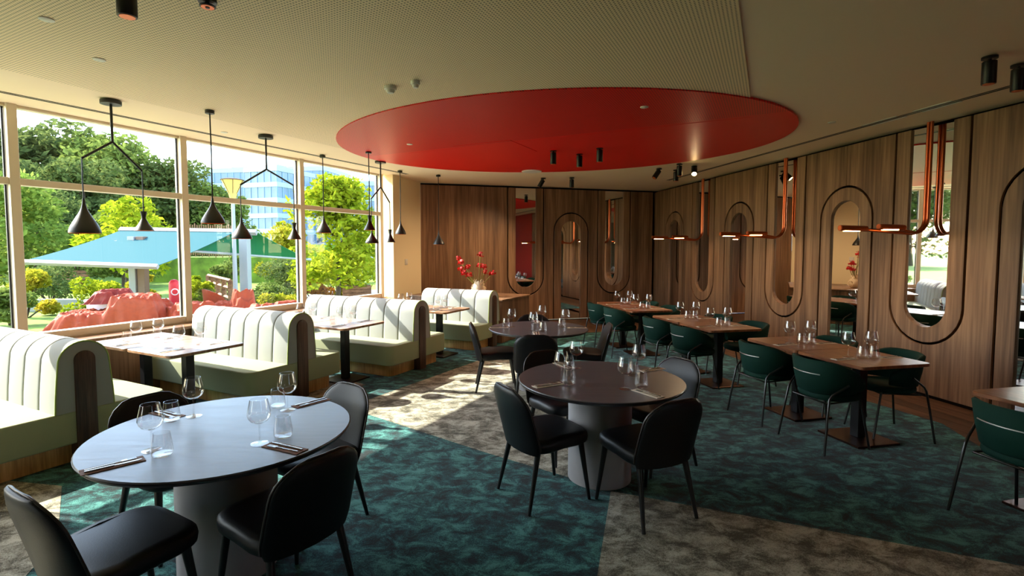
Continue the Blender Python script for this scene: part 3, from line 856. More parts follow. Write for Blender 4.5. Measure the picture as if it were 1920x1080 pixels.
# three round tables: explicit places
SPOT = ['at the place of the camera-side chair near the booths', 'at the place in front of the chair by the first booth', 'at the place of the chair turning its back to the camera', 'at the place of the chair by the second booth']
S = [
 ('bluish round table', RT[0][0], ['by the window-lit chair', 'by the chair tucked against the first booth', 'by the chair facing away', 'by the shiny-backed chair'],
  [(-1.69, 2.44), (-1.79, 2.95), (-1.21, 2.53), (-1.29, 3.06)], [(-1.60, 2.38), (-1.87, 2.87), (-1.13, 2.62), (-1.38, 3.13)],
  [((-1.745, 2.265), (.71, .70)), ((-1.965, 2.98), (.8, -.4)), ((-1.06, 2.47), (-.90, .42)), ((-1.20, 3.21), (-.6, -.75))], 'sleeve'),
 ('brown round table', RT[1][0], ['by the chair on the window side', 'by the chair facing away', 'by the chair close to the farther table', 'by the pale-blue-shining chair'],
  [(.44, 3.72), (.86, 3.53), (.61, 4.16), (1.08, 4.00)], [(.485, 3.655), (.985, 3.58), (.545, 4.10), (1.015, 3.92)],
  [((.335, 3.63), (.88, .47)), ((.985, 3.42), (-.5, .85)), ((.52, 4.25), (.45, -.89)), ((1.21, 4.10), (-.88, -.46))], 'sleevelight'),
 ('farther round table', RT[2][0], ['by the chair on the booth side', 'by the chair facing away', 'by the chair next to the green chairs', 'by the chair hidden behind it'],
  [(.13, 6.38), (.38, 6.05), (.79, 6.32), (.54, 6.77)], [(.06, 6.36), (.49, 6.01), (.75, 6.38), (.44, 6.70)],
  [((-.03, 6.32), (1, 0)), ((.40, 5.86), (0, 1)), ((.93, 6.30), (-1, 0)), ((.47, 6.8), (0, -1))], 'sleevelight'),
]
for nm, c, who, wg, tb, ct, mat in S:
    for k in range(4):
        put_wine(wg[k], ZT, 'wine glass on the %s %s' % (nm, who[k]), 'wine glasses on the ' + nm)
        put_tumbler(tb[k], ZT, 'tumbler on the %s %s' % (nm, who[k]), 'tumblers on the ' + nm)
        (p, d) = ct[k]
        put_cutlery(p, atan2(d[1], d[0]), ZT, 'on the %s %s' % (nm, who[k]), mat, nm)
# wall row: explicit layout in table coordinates (v across, u along)
WR = ['nearer wall-row table', 'middle wall-row table', 'farthest wall-row table']
for ti in range(3):
    for ui in range(2):
        for side in range(2):
            v = .25 if side == 0 else .48
            u = .35 + ui * .70 + (0.02 if side == 0 else 0.0)
            where = 'on the %s, %s half, %s side' % (WR[ti], 'camera-side' if ui == 0 else 'far', 'carpet' if side == 0 else 'wall')
            put_wine(tp(TN[ti], v, u + .01), .756, 'empty wine glass ' + where, 'wine glasses on the ' + WR[ti])
            put_tumbler(tp(TN[ti], v + .07 if side == 0 else v - .06, u - .07), .756, 'water tumbler ' + where, 'tumblers on the ' + WR[ti])
            put_cutlery(tp(TN[ti], .135 if side == 0 else .585, u - .07), -TY + (0 if side == 0 else pi), .756, where, 'sleevelight', WR[ti])
BN_ = ['booth table closest to the camera', 'middle booth table', 'farthest booth table']
for k, (na, wc) in enumerate(BT):
    for ui in range(2):
        for side in range(2):
            n = na - .37 - ui * .745
            sg = -1 if side == 0 else 1
            where = 'on the %s, %s half, %s side' % (BN_[k], 'aisle' if ui == 0 else 'window', 'camera' if side == 0 else 'end-wall')
            put_wine(NW(n + .05, wc + sg * .11)[:2], .756, 'empty wine glass ' + where, 'wine glasses on the ' + BN_[k])
            put_tumbler(NW(n - .05, wc + sg * .15)[:2], .756, 'water tumbler ' + where, 'tumblers on the ' + BN_[k])
            put_cutlery(NW(n + .12, wc + sg * .235)[:2], pi / 2 - WA + (0 if side == 0 else pi), .756, where, 'sleevelight', BN_[k])

# ------------------------------------------------------------------ pendant lamps by the window
def shade_drop(parent, x, y, z, h, r, name='shade'):
    pr = [(.075 * r, h), (.095 * r, h * .92), (.13 * r, h * .82), (.19 * r, h * .72), (.28 * r, h * .63), (.41 * r, h * .53), (.57 * r, h * .42), (.74 * r, h * .30), (.88 * r, h * .19), (.97 * r, h * .09), (r, h * .03), (r * .99, 0)]
    o = MB().lathe(pr, 28, (x, y, z)).build(name, 'shade', parent, smooth=60)
    MB().lathe([(a - .004, b - .002) for a, b in reversed(pr)][:-2] + [(.001, h * .8)], 28, (x, y, z)).build('shade_lining', 'innercopper', o, smooth=60)
    MB().lathe([(.001, -.055), (.02, -.05), (.028, -.03), (.02, -.008), (.012, .03), (.001, .04)], 12, (x, y, z + .06)).build('bulb', 'white', o, smooth=60)
def shade_glass(parent, x, y, z, h, r, name='shade'):
    pr = [(.032, h), (.030, h * .985), (.020, h * .66), (.023, h * .60), (.55 * r, h * .33), (.85 * r, h * .12), (r, .0)]
    o = MB().lathe(pr, 24, (x, y, z), cap0=True).build(name, 'shade', parent, smooth=35)
    MB().lathe([(a - .004, b) for a, b in reversed(pr)][:-3], 24, (x, y, z)).build('shade_lining', 'innercopper', o, smooth=60)
def canopy(parent, r):
    MB().lathe([(0, H - .012), (r, H - .012), (r, H - .045), (0, H - .045)], 24).build('ceiling_cup', 'shade', parent, smooth=40)
def single(label, x, y, kind, ztop, zbot, r):
    t = thing('pendant_lamp', label, 'pendant lamp', (x, y, 0), 0, 'black pendant lamps by the window')
    canopy(t, .045)
    MB().tube([(0, 0, H - .04), (0.004, 0, (H + ztop) / 2), (0, 0, ztop - .01)], .0075, 6).build('cord', 'shade', t, smooth=60)
    (shade_drop if kind == 'd' else shade_glass)(t, 0, 0, zbot, ztop - zbot, r)
def double(label, x, y, zf, arms):
    t = thing('pendant_lamp', label, 'pendant lamp', (x, y, 0), 0, 'black pendant lamps by the window')
    canopy(t, .09)
    MB().tube([(0, 0, H - .04), (0, 0, zf)], .012, 8).build('rod', 'shade', t, smooth=60)
    for (l, za, kind, zt, zb, r) in arms:
        e = (w2[0] * l, w2[1] * l)
        MB().tube([(0, 0, zf), (e[0], e[1], za)], .0115, 8).build('arm', 'shade', t, smooth=60)
        MB().tube([(e[0], e[1], za + .004), (e[0] * 1.01, e[1] * 1.01, (za + zt) / 2), (e[0], e[1], zt - .01)], .0065, 6).build('cord', 'shade', t, smooth=60)
        (shade_drop if kind == 'd' else shade_glass)(t, e[0], e[1], zb, zt - zb, r)
double('forked double pendant lamp hanging over the booth table closest to the camera', -3.86, 5.18, 2.79, [(-.265, 2.59, 'd', 2.21, 1.88, .128), (.262, 2.54, 'h', 2.12, 1.92, .093)])
single('single teardrop pendant lamp between the two nearer forked pendants', -3.08, 5.53, 'd', 2.27, 2.0, .118)
double('forked double pendant lamp over the second booth, in front of the street lamp', -3.05, 6.76, 2.76, [(-.38, 2.52, 'd', 2.12, 1.855, .118), (.42, 2.60, 'h', 2.09, 1.86, .092)])
single('single teardrop pendant lamp in front of the bright yellow-green tree', -2.80, 8.16, 'd', 2.24, 1.98, .115)
single('single hourglass pendant lamp on a long cord beside the last window mullion', -1.99, 7.81, 'h', 2.235, 2.01, .088)
double('small forked double pendant lamp by the white window reveal', -2.02, 8.70, 2.76, [(-.235, 2.55, 'd', 2.03, 1.82, .108), (.225, 2.52, 'h', 2.06, 1.84, .088)])
single('single teardrop pendant lamp in front of the cream wall strip', -1.90, 9.75, 'd', 2.27, 2.0, .10)
single('single teardrop pendant lamp hanging in front of the walnut end wall', -1.25, 10.31, 'd', 2.07, 1.81, .115)

# ------------------------------------------------------------------ copper wall lamps
def copper_lamp(label, s, d0=.028):
    t = thing('copper_lamp', label, 'lamp', RW(s, 0, d0), atan2(RN[1], RN[0]), 'copper tube lamps along the mirror wall')
    def arm(y, L_, zt, rise, yo):
        Rb = .17
        ye = y + yo
        path = [(0, y, H - .01), (0, y, zt + Rb)] + [(Rb - Rb * cos(a), y, zt + Rb - Rb * sin(a)) for a in [pi / 2 * i / 8 for i in range(1, 9)]] + [(L_ * .6, y + yo * .6, zt + rise * .6), (L_ - .05, ye, zt + rise)]
        MB().tube(path, .0185, 12).build('tube', 'copper', t, smooth=60)
        h = MB().tube([(L_ - .34, ye - yo * .2, zt + rise - .006), (L_, ye, zt + rise + .002)], .033, 16).build('lamp_head', 'copper', t, smooth=50)
        MB().tube([(L_ - .001, ye, zt + rise + .002), (L_ + .004, ye, zt + rise + .002)], .026, 16).build('end_cap', 'innercopper', h, smooth=50)
        MB().box((L_ - .15, ye, zt + rise - .030), (.20, .034, .016)).build('light_strip', 'warmglow', h, smooth=0, bevel=.005)
        ld = bpy.data.lights.new('copper_lamp_light', 'AREA'); ld.shape = 'RECTANGLE'; ld.size = .2; ld.size_y = .03; ld.energy = 1.2; ld.color = (1, .62, .32)
        lo = bpy.data.objects.new('copper_lamp_light', ld); COL.objects.link(lo); lo.parent = h; lo.location = (L_ - .15, ye, zt + rise - .042)
    arm(-.020, 1.10, 1.905, .06, 0)
    arm(.020, .70, 1.915, .062, .06)
    return t
copper_lamp('copper tube lamp bending from the ceiling, largest of three, before the tree-filled mirror', 6.09)
copper_lamp('copper tube lamp bending from the ceiling, middle one of three along the mirror wall', 8.50)
copper_lamp('copper tube lamp bending from the ceiling, smallest of three close to the room corner', 11.02)

# ------------------------------------------------------------------ ceiling spots, detectors
SPOT_W = 11.0
def spot(label, p, tilt=(0, 0), lit=False, r=.045, l=.17, w=1.0):
    t = thing('ceiling_spot', label, 'spotlight', (p[0], p[1], H - .012), 0, 'black ceiling spots')
    MB().lathe([(0, 0), (.05, 0), (.05, -.018), (0, -.018)], 20).build('mount', 'blackmetal', t, smooth=40)
    MB().tube([(0, 0, -.015), (0, 0, -.05)], .012, 8).build('swivel', 'blackmetal', t, smooth=40)
    dx, dy = tilt
    ax = Vector((dx, dy, -1)).normalized()
    a = Vector((0, 0, -.035)); bb = a + ax * l
    o = MB().tube([a, a + ax * .004, bb - ax * .004, bb], [r * .9, r, r, r * .95], 24).build('housing', 'blackmetal', t, smooth=40)
    MB().tube([bb - ax * .002, bb + ax * .003], r * .78, 20).build('lens', 'spotglow' if lit else 'innercopper', t, smooth=40)
    ld = bpy.data.lights.new('spot_beam', 'SPOT'); ld.energy = SPOT_W * w; ld.spot_size = radians(115); ld.spot_blend = 1.0; ld.shadow_soft_size = .04; ld.color = (1, .70, .42)
    lo = bpy.data.objects.new('spot_beam', ld); COL.objects.link(lo); lo.parent = t
    lo.location = bb + ax * .02; lo.rotation_euler = ax.to_track_quat('-Z', 'Y').to_euler()
spot('black cylinder spot on the red ceiling oval, closest to the window of the three there', (.77, 7.73))
spot('black cylinder spot on the red ceiling oval, lowest-looking of the three there', (1.20, 8.0))
spot('black cylinder spot on the red ceiling oval, closest to the mirror wall of three', (1.42, 7.53))
spot('tilted black spot on the cream ceiling before the end wall, beside the red oval edge', (.87, 10.78), (-.6, .12), w=8.5)
spot('upright black spot on the cream ceiling before the end wall, between two mirrors', (1.45, 10.70), w=3.5)
spot('strongly tilted black spot at the edge of the red oval in the cluster of four', (2.88, 9.50), (-.7, -.2))
spot('upper upright black spot in the cluster of four beside the lit one', (3.07, 8.97))
spot('lower upright black spot in the cluster of four, under the upper one', (3.24, 9.65))
spot('glowing spot in the cluster of four, the only lit one, aimed at the camera', (3.41, 9.2), (-.35, -.95), True, r=.05)
spot('large black spot on the cream ceiling above the picture-edge table, fully visible', (3.71, 4.0), w=.25)
spot('large black spot on the cream ceiling cut off by the picture edge', (4.10, 4.17), w=.25)
spot('black spot on the perforated ceiling, cut off by the top picture edge', (-2.10, 2.97), l=.12, r=.05, w=.15)
t_ = (-1.72, 3.10)
spot('small spot with a coppery rim peeking from the top picture edge', t_, l=.008, w=.15)
for lab, p, r in (('cream dome smoke detector on the perforated ceiling beside the red oval', (-1.0, 4.73), .055), ('small tilted cream detector beside the dome detector and the red oval', (-.75, 4.58), .04)):
    t = thing('smoke_detector', lab, 'smoke detector', (p[0], p[1], H - .010), 0)
    MB().lathe([(0, 0), (r, 0), (r, -.025), (r * .9, -.03), (0, -.03)], 24).build('base', 'white', t, smooth=40)
    MB().lathe([(r * .7, -.03), (r * .7, -.045), (r * .5, -.058), (0, -.06)], 24).build('sensor_cap', 'white', t, smooth=40)
for lab, p in (('flush round sprinkler cover on the perforated ceiling closest to the top picture edge', (-2.89, 3.36)), ('flush round sprinkler cover on the perforated ceiling above the window lamps', (-3.10, 4.06)),
               ('flush round sprinkler cover on the plain ceiling strip by the window', (-3.50, 6.60)), ('flush round sprinkler cover on the window end of the red oval', (-1.27, 7.23)),
               ('flush round sprinkler cover in the dark part of the red oval', (1.46, 5.35)), ('flush round sprinkler cover on the plain ceiling beside the mirror wall slot', (3.84, 6.08))):
    o = MB().lathe([(0, 0), (.042, 0), (.042, -.006), (.036, -.009), (0, -.009)], 24).build('sprinkler_cover', 'white', None, smooth=40)
    o.location = (p[0], p[1], H - (.022 if 'oval' in lab and 'red oval' in lab else .010 if 'perforated' in lab else 0)); tag(o, lab, 'sprinkler', 'flush ceiling sprinkler covers')
o = MB().lathe([(0, 0), (.19, 0), (.18, -.012), (0, -.016)], 32).build('ceiling_speaker', 'white', None, smooth=40)
o.location = (.57, 9.75, H - .022); tag(o, 'flat round white ceiling disc at the far edge of the red oval', 'speaker')

# ------------------------------------------------------------------ vase with red flowers
t = thing('flower_vase', 'knobbly cream vase of red flowers on the low walnut cabinet', 'vase', (-.44, 9.9, .807))
b = MB(); rings = []
for z, r in ((0, .07), (.02, .10), (.07, .128), (.13, .135), (.20, .115), (.26, .085), (.30, .075)):
    rings.append([((r + .012 * sin(5 * 2 * pi * i / 40 + z * 30) + .008 * sin(11 * 2 * pi * i / 40 - z * 55)) * cos(2 * pi * i / 40), (r + .012 * sin(5 * 2 * pi * i / 40 + z * 30)) * sin(2 * pi * i / 40), z + .012 * sin(7 * 2 * pi * i / 40) * (z > .28)) for i in range(40)])
b.loft(rings, cap1=False).build('vessel', 'vase', t, smooth=80)
for i in range(46):
    a = random.random() * 2 * pi; z = random.uniform(.03, .31); r = .135 - .35 * abs(z - .12) * (z > .12)
    MB().tube([(r * cos(a), r * sin(a), z), ((r + .02) * cos(a + .1), (r + .02) * sin(a + .1), z + .012), ((r + .012) * cos(a + .25), (r + .012) * sin(a + .25), z + .035)], [.010, .009, .004], 6).build('clay_knob', 'vase', t, smooth=60)
for (x, z) in ((.04, .80), (-.40, .72), (-.34, .65), (-.20, .56), (-.33, .52), (-.28, .45), (-.18, .42), (.02, .58), (.10, .57), (.12, .46), (.27, .45)):
    y = random.uniform(-.12, .12)
    s_ = MB().tube([(x * .1, y * .2, .2), (x * .45, y * .6, z * .62), (x, y, z)], .008, 6).build('stem', 'stem', t, smooth=60)
    b = MB()
    for k in range(12):
        a, e = random.random() * 2 * pi, random.uniform(-.5, 1.3)
        d = Vector((cos(a) * cos(e), sin(a) * cos(e), sin(e))); q_ = Vector((x, y, z)) + d * .028
        u = d.orthogonal().normalized(); v_ = d.cross(u)
        R = .042
        b.add([tuple(q_ - u * R * .4), tuple(q_ + d * R * .7 - v_ * R * .7), tuple(q_ + d * R * 1.1 + u * R * .4), tuple(q_ + d * R * .7 + v_ * R * .7)], [(0, 1, 2, 3)])
    b.lathe([(0, -.034), (.026, -.02), (.034, 0), (.026, .022), (0, .034)], 8, (x, y, z))
    b.build('flower_head', 'flower', s_, smooth=60, recalc=False)
for (x, z) in ((-.16, .66), (.16, .62), (.20, .53), (-.05, .5)):
    MB().tube([(x * .1, 0, .2), (x * .6, .05, z * .7), (x, .02, z)], [.006, .005, .002], 6).build('stem', 'stem', t, smooth=60)

# ================================================================== outside
GZ = -0.5
gr = holder('ground_outside')
MB().prism([(-260, -120), NW(N0 - .13, -60)[:2], NW(N0 - .13, 70)[:2], (60, 260), (-260, 260)], flat, GZ - .3, GZ).build('lawn', 'lawn', gr, smooth=0)
MB().prism([NW(N0 - .13, -12)[:2], NW(N0 - 3.0, -12)[:2], NW(N0 - 4.2, 8)[:2], NW(N0 - 3.0, 14)[:2], (-9.5, 22.6), (-9.0, 27.5), (-1, 27.5), (-1.0, 13.5), NW(N0 - .13, 8.5)[:2]], flat, GZ, GZ + .02).build('paving', 'paving', gr, smooth=0)
MB().prism([(-11.0, 17.5), (-9.2, 17.2), (-15.5, 27), (-24, 44), (-30, 50), (-34, 50), (-24, 38), (-15, 25)], flat, GZ, GZ + .015).build('footpath', 'asphalt', gr, smooth=0)
MB().prism([(-60, 50), (-30, 62), (0, 66), (0, 90), (-70, 80)], lambda a, b, d: (a, b, d), GZ, 2.2).build('lawn_bank', 'lawn', gr, smooth=0)

def leaves(blobs, size, rng, flatn=0.0):
    b = MB(); V = []; F = []
    for (cx_, cy_, cz_, rx, ry, rz, n) in blobs:
        for _ in range(n):
            while True:
                x, y, z = rng.uniform(-1, 1), rng.uniform(-1, 1), rng.uniform(-1, 1)
                d = x * x + y * y + z * z
                if .12 < d <= 1: break
            k = (0.72 + 0.28 * rng.random()) / sqrt(d) if rng.random() < .6 else 1
            p = Vector((cx_ + x * k * rx, cy_ + y * k * ry, cz_ + z * k * rz))
            u = Vector((rng.gauss(0, 1), rng.gauss(0, 1), rng.gauss(0, .7))).normalized()
            w = u.cross(Vector((rng.gauss(0, 1), rng.gauss(0, 1), rng.gauss(0, 1)))).normalized()
            s = size * rng.uniform(.6, 1.3)
            o = len(V)
            V += [tuple(p - u * s), tuple(p + w * s * .45), tuple(p + u * s), tuple(p - w * s * .45)]
            F.append((o, o + 1, o + 2, o + 3))
    b.v = V; b.f = F; b.mi = [0] * len(F)
    return b
def crown(rng, R, Hc, z0, nb, n, r0=.45):
    out = []
    for _ in range(nb):
        a = rng.random() * 2 * pi; h = rng.random()
        rr = R * sqrt(rng.random()) * (1 - .55 * h)
        r = R * r0 * rng.uniform(.7, 1.15)
        out.append((rr * cos(a), rr * sin(a), z0 + h * Hc, r, r, r * .75, n))
    return out
def tree(label, loc, trunk_h, trunk_r, R, Hc, nb, n, leaf, mat, seed, group, name='tree', scale=1.0, low=0.0):
    rng = random.Random(seed)
    t = thing(name, label, 'tree' if name.endswith('tree') else 'shrub', loc, 0, group)
    bl = crown(rng, R, Hc, trunk_h + low, nb, n)
    if trunk_h > 0:
        b = MB()
        b.tube([(0, 0, -.1), (.03 * R, 0, trunk_h * .6), (0, .02 * R, trunk_h + Hc * .45), (.05 * R, 0, trunk_h + Hc * .8)], [trunk_r * 1.2, trunk_r, trunk_r * .6, trunk_r * .2], 9)
        b.build('trunk', 'trunk', t, smooth=60)
        for q_ in bl[:9]:
            zz = max(trunk_h * .85, q_[2] - R * .55)
            MB().tube([(0, 0, min(zz, trunk_h + Hc * .5)), (q_[0] * .5, q_[1] * .5, (zz + q_[2]) / 2), (q_[0] * .9, q_[1] * .9, q_[2])], [trunk_r * .4, trunk_r * .25, trunk_r * .08], 6).build('branch', 'trunk', t, smooth=60)
    else:
        b = MB()
        for k in range(7):
            q_ = bl[k % len(bl)]
            b.tube([(0, 0, -.05), (q_[0] * .5, q_[1] * .5, q_[2] * .6), (q_[0], q_[1], q_[2])], [.03, .02, .008], 5)
        b.build('stem', 'trunk', t, smooth=60)
    o = leaves(bl, leaf, rng).build('foliage', mat, t, smooth=0, recalc=False, kind='stuff')
    t.scale = (scale,) * 3
    return t
def again(src, loc, rz, label, scale):
    r = dup(src, loc, rz, label); r.scale = (scale,) * 3 if not isinstance(scale, tuple) else scale; return r
# tall park trees
A = tree('tall dark tree at the window end cut by the first mullion, topping the treeline', (-46, 46, GZ), 3.0, .35, 5.6, 9.6, 34, 300, .36, 'leafdark', 1, 'tall park trees in the treeline')
B = tree('tall rounded olive tree in the treeline above the long awning', (-36, 48, GZ), 2.6, .32, 5.4, 9.0, 34, 300, .36, 'leafmid', 2, 'tall park trees in the treeline')
again(A, (-41, 50, GZ), 2.0, 'tall dark tree between the first mullion and the forked pendant rod', 1.02)
again(A, (-31, 49, GZ), 4.0, 'dark tree in the treeline behind the second mullion', .78)
again(B, (-28, 50, GZ), 1.2, 'olive tree in the treeline beside the blue office building', .66)
again(B, (-52, 42, GZ), 5.1, 'tall olive tree outside the window part cut by the picture edge', 1.05)
again(A, (-39, 40, GZ), .7, 'dark tree with a low crown behind the blue-green awning', .72)
again(A, (-32, 40, GZ), 3.3, 'dark tree with a low crown beside the picket fence', .66)
again(A, (-47, 38, GZ), 5.5, 'dark low-crowned tree behind the lit shrubs by the first mullion', .74)
again(A, (-30, 34, GZ), 2.5, 'dark bushy tree above the white awning housing', .45)
again(B, (-60, 36, GZ), 2.5, 'olive tree far along the treeline beyond the first mullion', .95)
again(A, (-68, 28, GZ), .4, 'dark tree far along the treeline beyond the olive tree', .95)
tree('rounded light green tree between the first mullion and the awning', (-27.5, 29.5, GZ), .9, .16, 3.1, 4.6, 22, 280, .2, 'leaflight', 3, None)
tree('young yellow-green tree standing behind the blue-green awning', (-17.5, 24, GZ), 1.4, .10, 2.2, 3.0, 16, 170, .17, 'leafbright', 4, None)
again(bpy.data.objects['tree.002'] if False else B, (-22, 30, GZ), 2.2, 'olive tree with hanging crown between the awning and the second mullion', .36)
tree('bright yellow-green maple with a slim trunk beyond the pavement', (-6.9, 21.6, GZ), .9, .10, 2.1, 3.9, 30, 210, .15, 'leafbright', 5, None)
tree('small yellow-green tree in front of the blue office building', (-14.2, 34, GZ), .6, .10, 1.5, 3.2, 14, 240, .14, 'leafyellow', 6, None)
tree('pale green tree behind the maple beside the last mullion', (-8.6, 36, GZ), 1.0, .14, 3.0, 3.6, 16, 260, .2, 'leafmid', 16, None)
tree('broad green tree closing the view beyond the last window', (-5.5, 44, GZ), 1.0, .2, 4.0, 5, 18, 300, .24, 'leafbright', 17, None)
# shrubs
def shrub(label, loc, R, Hc, mat, seed, nb=10, n=260, leaf=.075, group=None):
    return tree(label, loc, 0, 0, R, Hc, nb, n, leaf, mat, seed, group, 'garden_shrub', low=R * .3)
SG = 'garden shrubs beyond the terrace'
s1 = shrub('yellow-lit shrub beside the first mullion', (-15.3, 16.5, GZ), .75, 1.35, 'leafyellow', 21, group=SG)
shrub('green-yellow shrub in front of the low wall below the awning bar', (-13.2, 16.8, GZ), .8, .85, 'leafbright', 22, group=SG)
shrub('yellow shrub beside the brown awning post', (-11.9, 17.0, GZ), .6, 1.15, 'leafyellow', 23, group=SG)
shrub('dark green shrub against the first mullion foot', (-14.3, 14.9, GZ), .7, .7, 'leafmid', 24, group=SG)
shrub('yellow-green shrub behind the brown awning post', (-11.0, 18.6, GZ), .55, 1.0, 'leafbright', 25, group=SG)
shrub('green shrub beside the red post', (-10.4, 17.3, GZ), .62, .95, 'leafbright', 26, group=SG)
shrub('tall green shrub behind the red post', (-10.9, 20.5, GZ), .7, 1.7, 'leafmid', 27, group=SG)
shrub('dark green hedge bush under the green canvas', (-9.6, 23.0, GZ), 1.5, 1.15, 'leafdark', 28, 12, 320, group=SG)
shrub('bright grassy bush under the green canvas', (-8.9, 20.0, GZ), .9, .45, 'leafmid', 29, group=SG)
shrub('orange-leaved low bush in front of the grassy bush', (-7.9, 18.2, GZ), .75, .22, 'leafyellow', 30, group=SG)
shrub('rust-red low bush at the foot of the maple', (-8.6, 23.2, GZ), .8, .35, 'leafrust', 31, group=SG)
shrub('orange bush beside the tan planter', (-7.0, 22.9, GZ), .55, .65, 'leafyellow', 32, group=SG)
shrub('green hedge bush behind the maple trunk', (-8.2, 25.5, GZ), 1.4, 1.1, 'leafmid', 33, 12, 300, group=SG)
shrub('wide dark bush behind the lit shrubs by the first mullion', (-18.2, 20.7, GZ), 1.3, 1.0, 'leafdark', 34, 12, 300, group=SG)
shrub('shrub outside the window part cut by the picture edge', (-13.9, 12.6, GZ), .8, 1.2, 'leafmid', 35, group=SG)
# awnings: a free-standing double awning on two masts
t = thing('double_awning', 'free-standing double awning, blue-green sheet on one side and green canvas on the other', 'awning', (0, 0, 0))
fa, fb, ba, bb = Vector((-13.0, 14.0, 1.40)), Vector((-9.35, 14.0, 1.27)), Vector((-12.17, 16.5, 2.30)), Vector((-8.55, 16.5, 2.25))
def sheet(name, P, mat, parent, nx=10, ny=6, sag=.05, th=.012):
    a, b_, c, d = P; b = MB(); top = []; bot = []
    for j in range(ny + 1):
        for i in range(nx + 1):
            u, v = i / nx, j / ny
            p = (a * (1 - u) + b_ * u) * (1 - v) + (d * (1 - u) + c * u) * v
            z = p.z - sag * 4 * v * (1 - v) - .012 * (1 - cos(u * nx * 2 * pi / 1.0)) * 0
            top.append((p.x, p.y, z)); bot.append((p.x, p.y, z - th))
    F = []
    W = nx + 1
    for j in range(ny):
        for i in range(nx):
            q_ = j * W + i; F.append((q_, q_ + 1, q_ + W + 1, q_ + W))
    n0 = len(top)
    F2 = [tuple(reversed([k + n0 for k in f])) for f in F]
    rim = list(range(W)) + [W * (j + 1) - 1 for j in range(1, ny + 1)] + list(range(W * (ny + 1) - 2, W * ny - 1, -1)) + [W * j for j in range(ny - 1, 0, -1)]
    F3 = [(rim[k], rim[k] + n0, rim[(k + 1) % len(rim)] + n0, rim[(k + 1) % len(rim)]) for k in range(len(rim))]
    b.add(top + bot, F + F2 + F3)
    return b.build(name, mat, parent, smooth=40)
sheet('awning_sheet', (fa, fb, bb, ba), 'awning', t)
MB().tube([fa + Vector((-.03, -.03, -.03)), fb + Vector((.03, -.03, -.03))], .075, 4).build('front_bar', 'alu', t, smooth=0)
MB().tube([ba + Vector((-.05, .08, .02)), bb + Vector((.7, .08, .0))], .10, 4).build('housing', 'alu', t, smooth=0)
g0, g1, g2, g3 = Vector((-9.35, 15.4, 1.66)), Vector((-7.1, 19.2, 1.32)), Vector((-7.85, 16.7, 2.22)), Vector((-8.6, 16.62, 2.22))
sheet('canvas_sheet', (g0, g1, g2, g3), 'greencloth', t, sag=.03)
MB().tube([g0, g1], .05, 6).build('canvas_bar', 'greymetal', t, smooth=40)
MB().box((-8.2, 16.5, .84), (.26, .26, 2.68)).build('mast', 'greymetal', t, smooth=0, bevel=.01)
MB().box((-11.35, 15.9, .8), (.20, .2, 2.6)).build('mast', 'alu', t, smooth=0, bevel=.01)
MB().box((-11.10, 15.95, .8), (.22, .22, 2.6)).build('mast', 'brownpost', t, smooth=0, bevel=.01)['label'] = 'brown-faced mast'
for a, e in ((ba + Vector((.8, 0, -.1)), fa + Vector((.9, .1, -.03))), (bb + Vector((-.6, 0, -.1)), fb + Vector((-.8, .1, -.03)))):
    m_ = (a + e) / 2 + Vector((.25, 0, -.05))
    MB().tube([a, m_, e], .025, 6).build('folding_arm', 'alu', t, smooth=40)
# tarps over stacked terrace furniture
def tarp(label, loc, rz, sx, sy, sz, mat, seed, lumps=9):
    rng = random.Random(seed)
    from mathutils import noise as mn
    b = MB(); nx, ny = 90, 56; V = []
    off = Vector((rng.uniform(0, 50), rng.uniform(0, 50), 0))
    steps = [(rng.uniform(-.6, .6), rng.uniform(-.5, .5), rng.uniform(.3, .55), rng.uniform(.25, .4), rng.uniform(.12, .3)) for _ in range(lumps // 2)]
    def sm(x): x = max(0, min(1, x)); return x * x * (3 - 2 * x)
    for j in range(ny + 1):
        for i in range(nx + 1):
            u, v = -1 + 2 * i / nx, -1 + 2 * j / ny
            ang = atan2(v, u); e = (abs(u) ** 5 + abs(v) ** 5) ** .2
            box = sm((1 - e) / .34)
            blk = sum(h * sm((1 - (max(abs(u - a) / w, abs(v - c) / d))) / .3) for a, c, w, d, h in steps)
            P = Vector((u * sx, v * sy, 0)) + off
            ridge = 1 - abs(mn.noise(Vector((P.x * 1.6 + .8 * mn.noise(P * .9), P.y * 1.6, 1)))) * 2
            ridge2 = 1 - abs(mn.noise(P * 4.2)) * 2
            drape = (1 - box) * (.10 * sin(ang * 19 + 3 * mn.noise(P * .8)) + .06 * sin(ang * 37 + off.x))
            z = max(.008, box * (.58 + min(.42, blk)) + .10 * ridge * (.3 + box) * .6 + .045 * ridge2 * (.3 + box) - .05)
            fl_ = 1 + drape
            V.append((u * sx / 2 * fl_, v * sy / 2 * fl_, z * sz))
    W = nx + 1
    F = [(j * W + i, j * W + i + 1, (j + 1) * W + i + 1, (j + 1) * W + i) for j in range(ny) for i in range(nx)]
    o = b.add(V, F).build('tarpaulin', mat, None, smooth=50, recalc=False)
    o.location = loc; o.rotation_euler = (0, 0, rz)
    return tag(o, label, 'tarpaulin', 'tarpaulins over the terrace furniture')
RZT = pi / 2 - WA
tarp('rumpled terracotta tarpaulin over a furniture stack under the blue-green awning', (-9.9, 13.2, GZ), RZT - .75, 3.2, 1.7, 1.02, 'tarp', 1)
tarp('dark red folded tarpaulin on top of the terracotta one', (-10.05, 13.55, GZ + .80), RZT - .8, 1.5, .7, .36, 'darktarp', 2)
tarp('terracotta tarpaulin spreading towards the second mullion', (-8.35, 13.4, GZ), RZT - .2, 2.2, 1.5, .78, 'tarp', 6)
tarp('terracotta tarpaulin over a table block beyond the second mullion', (-7.55, 14.4, GZ), RZT - .5, 1.5, 1.2, 1.02, 'tarp', 3)
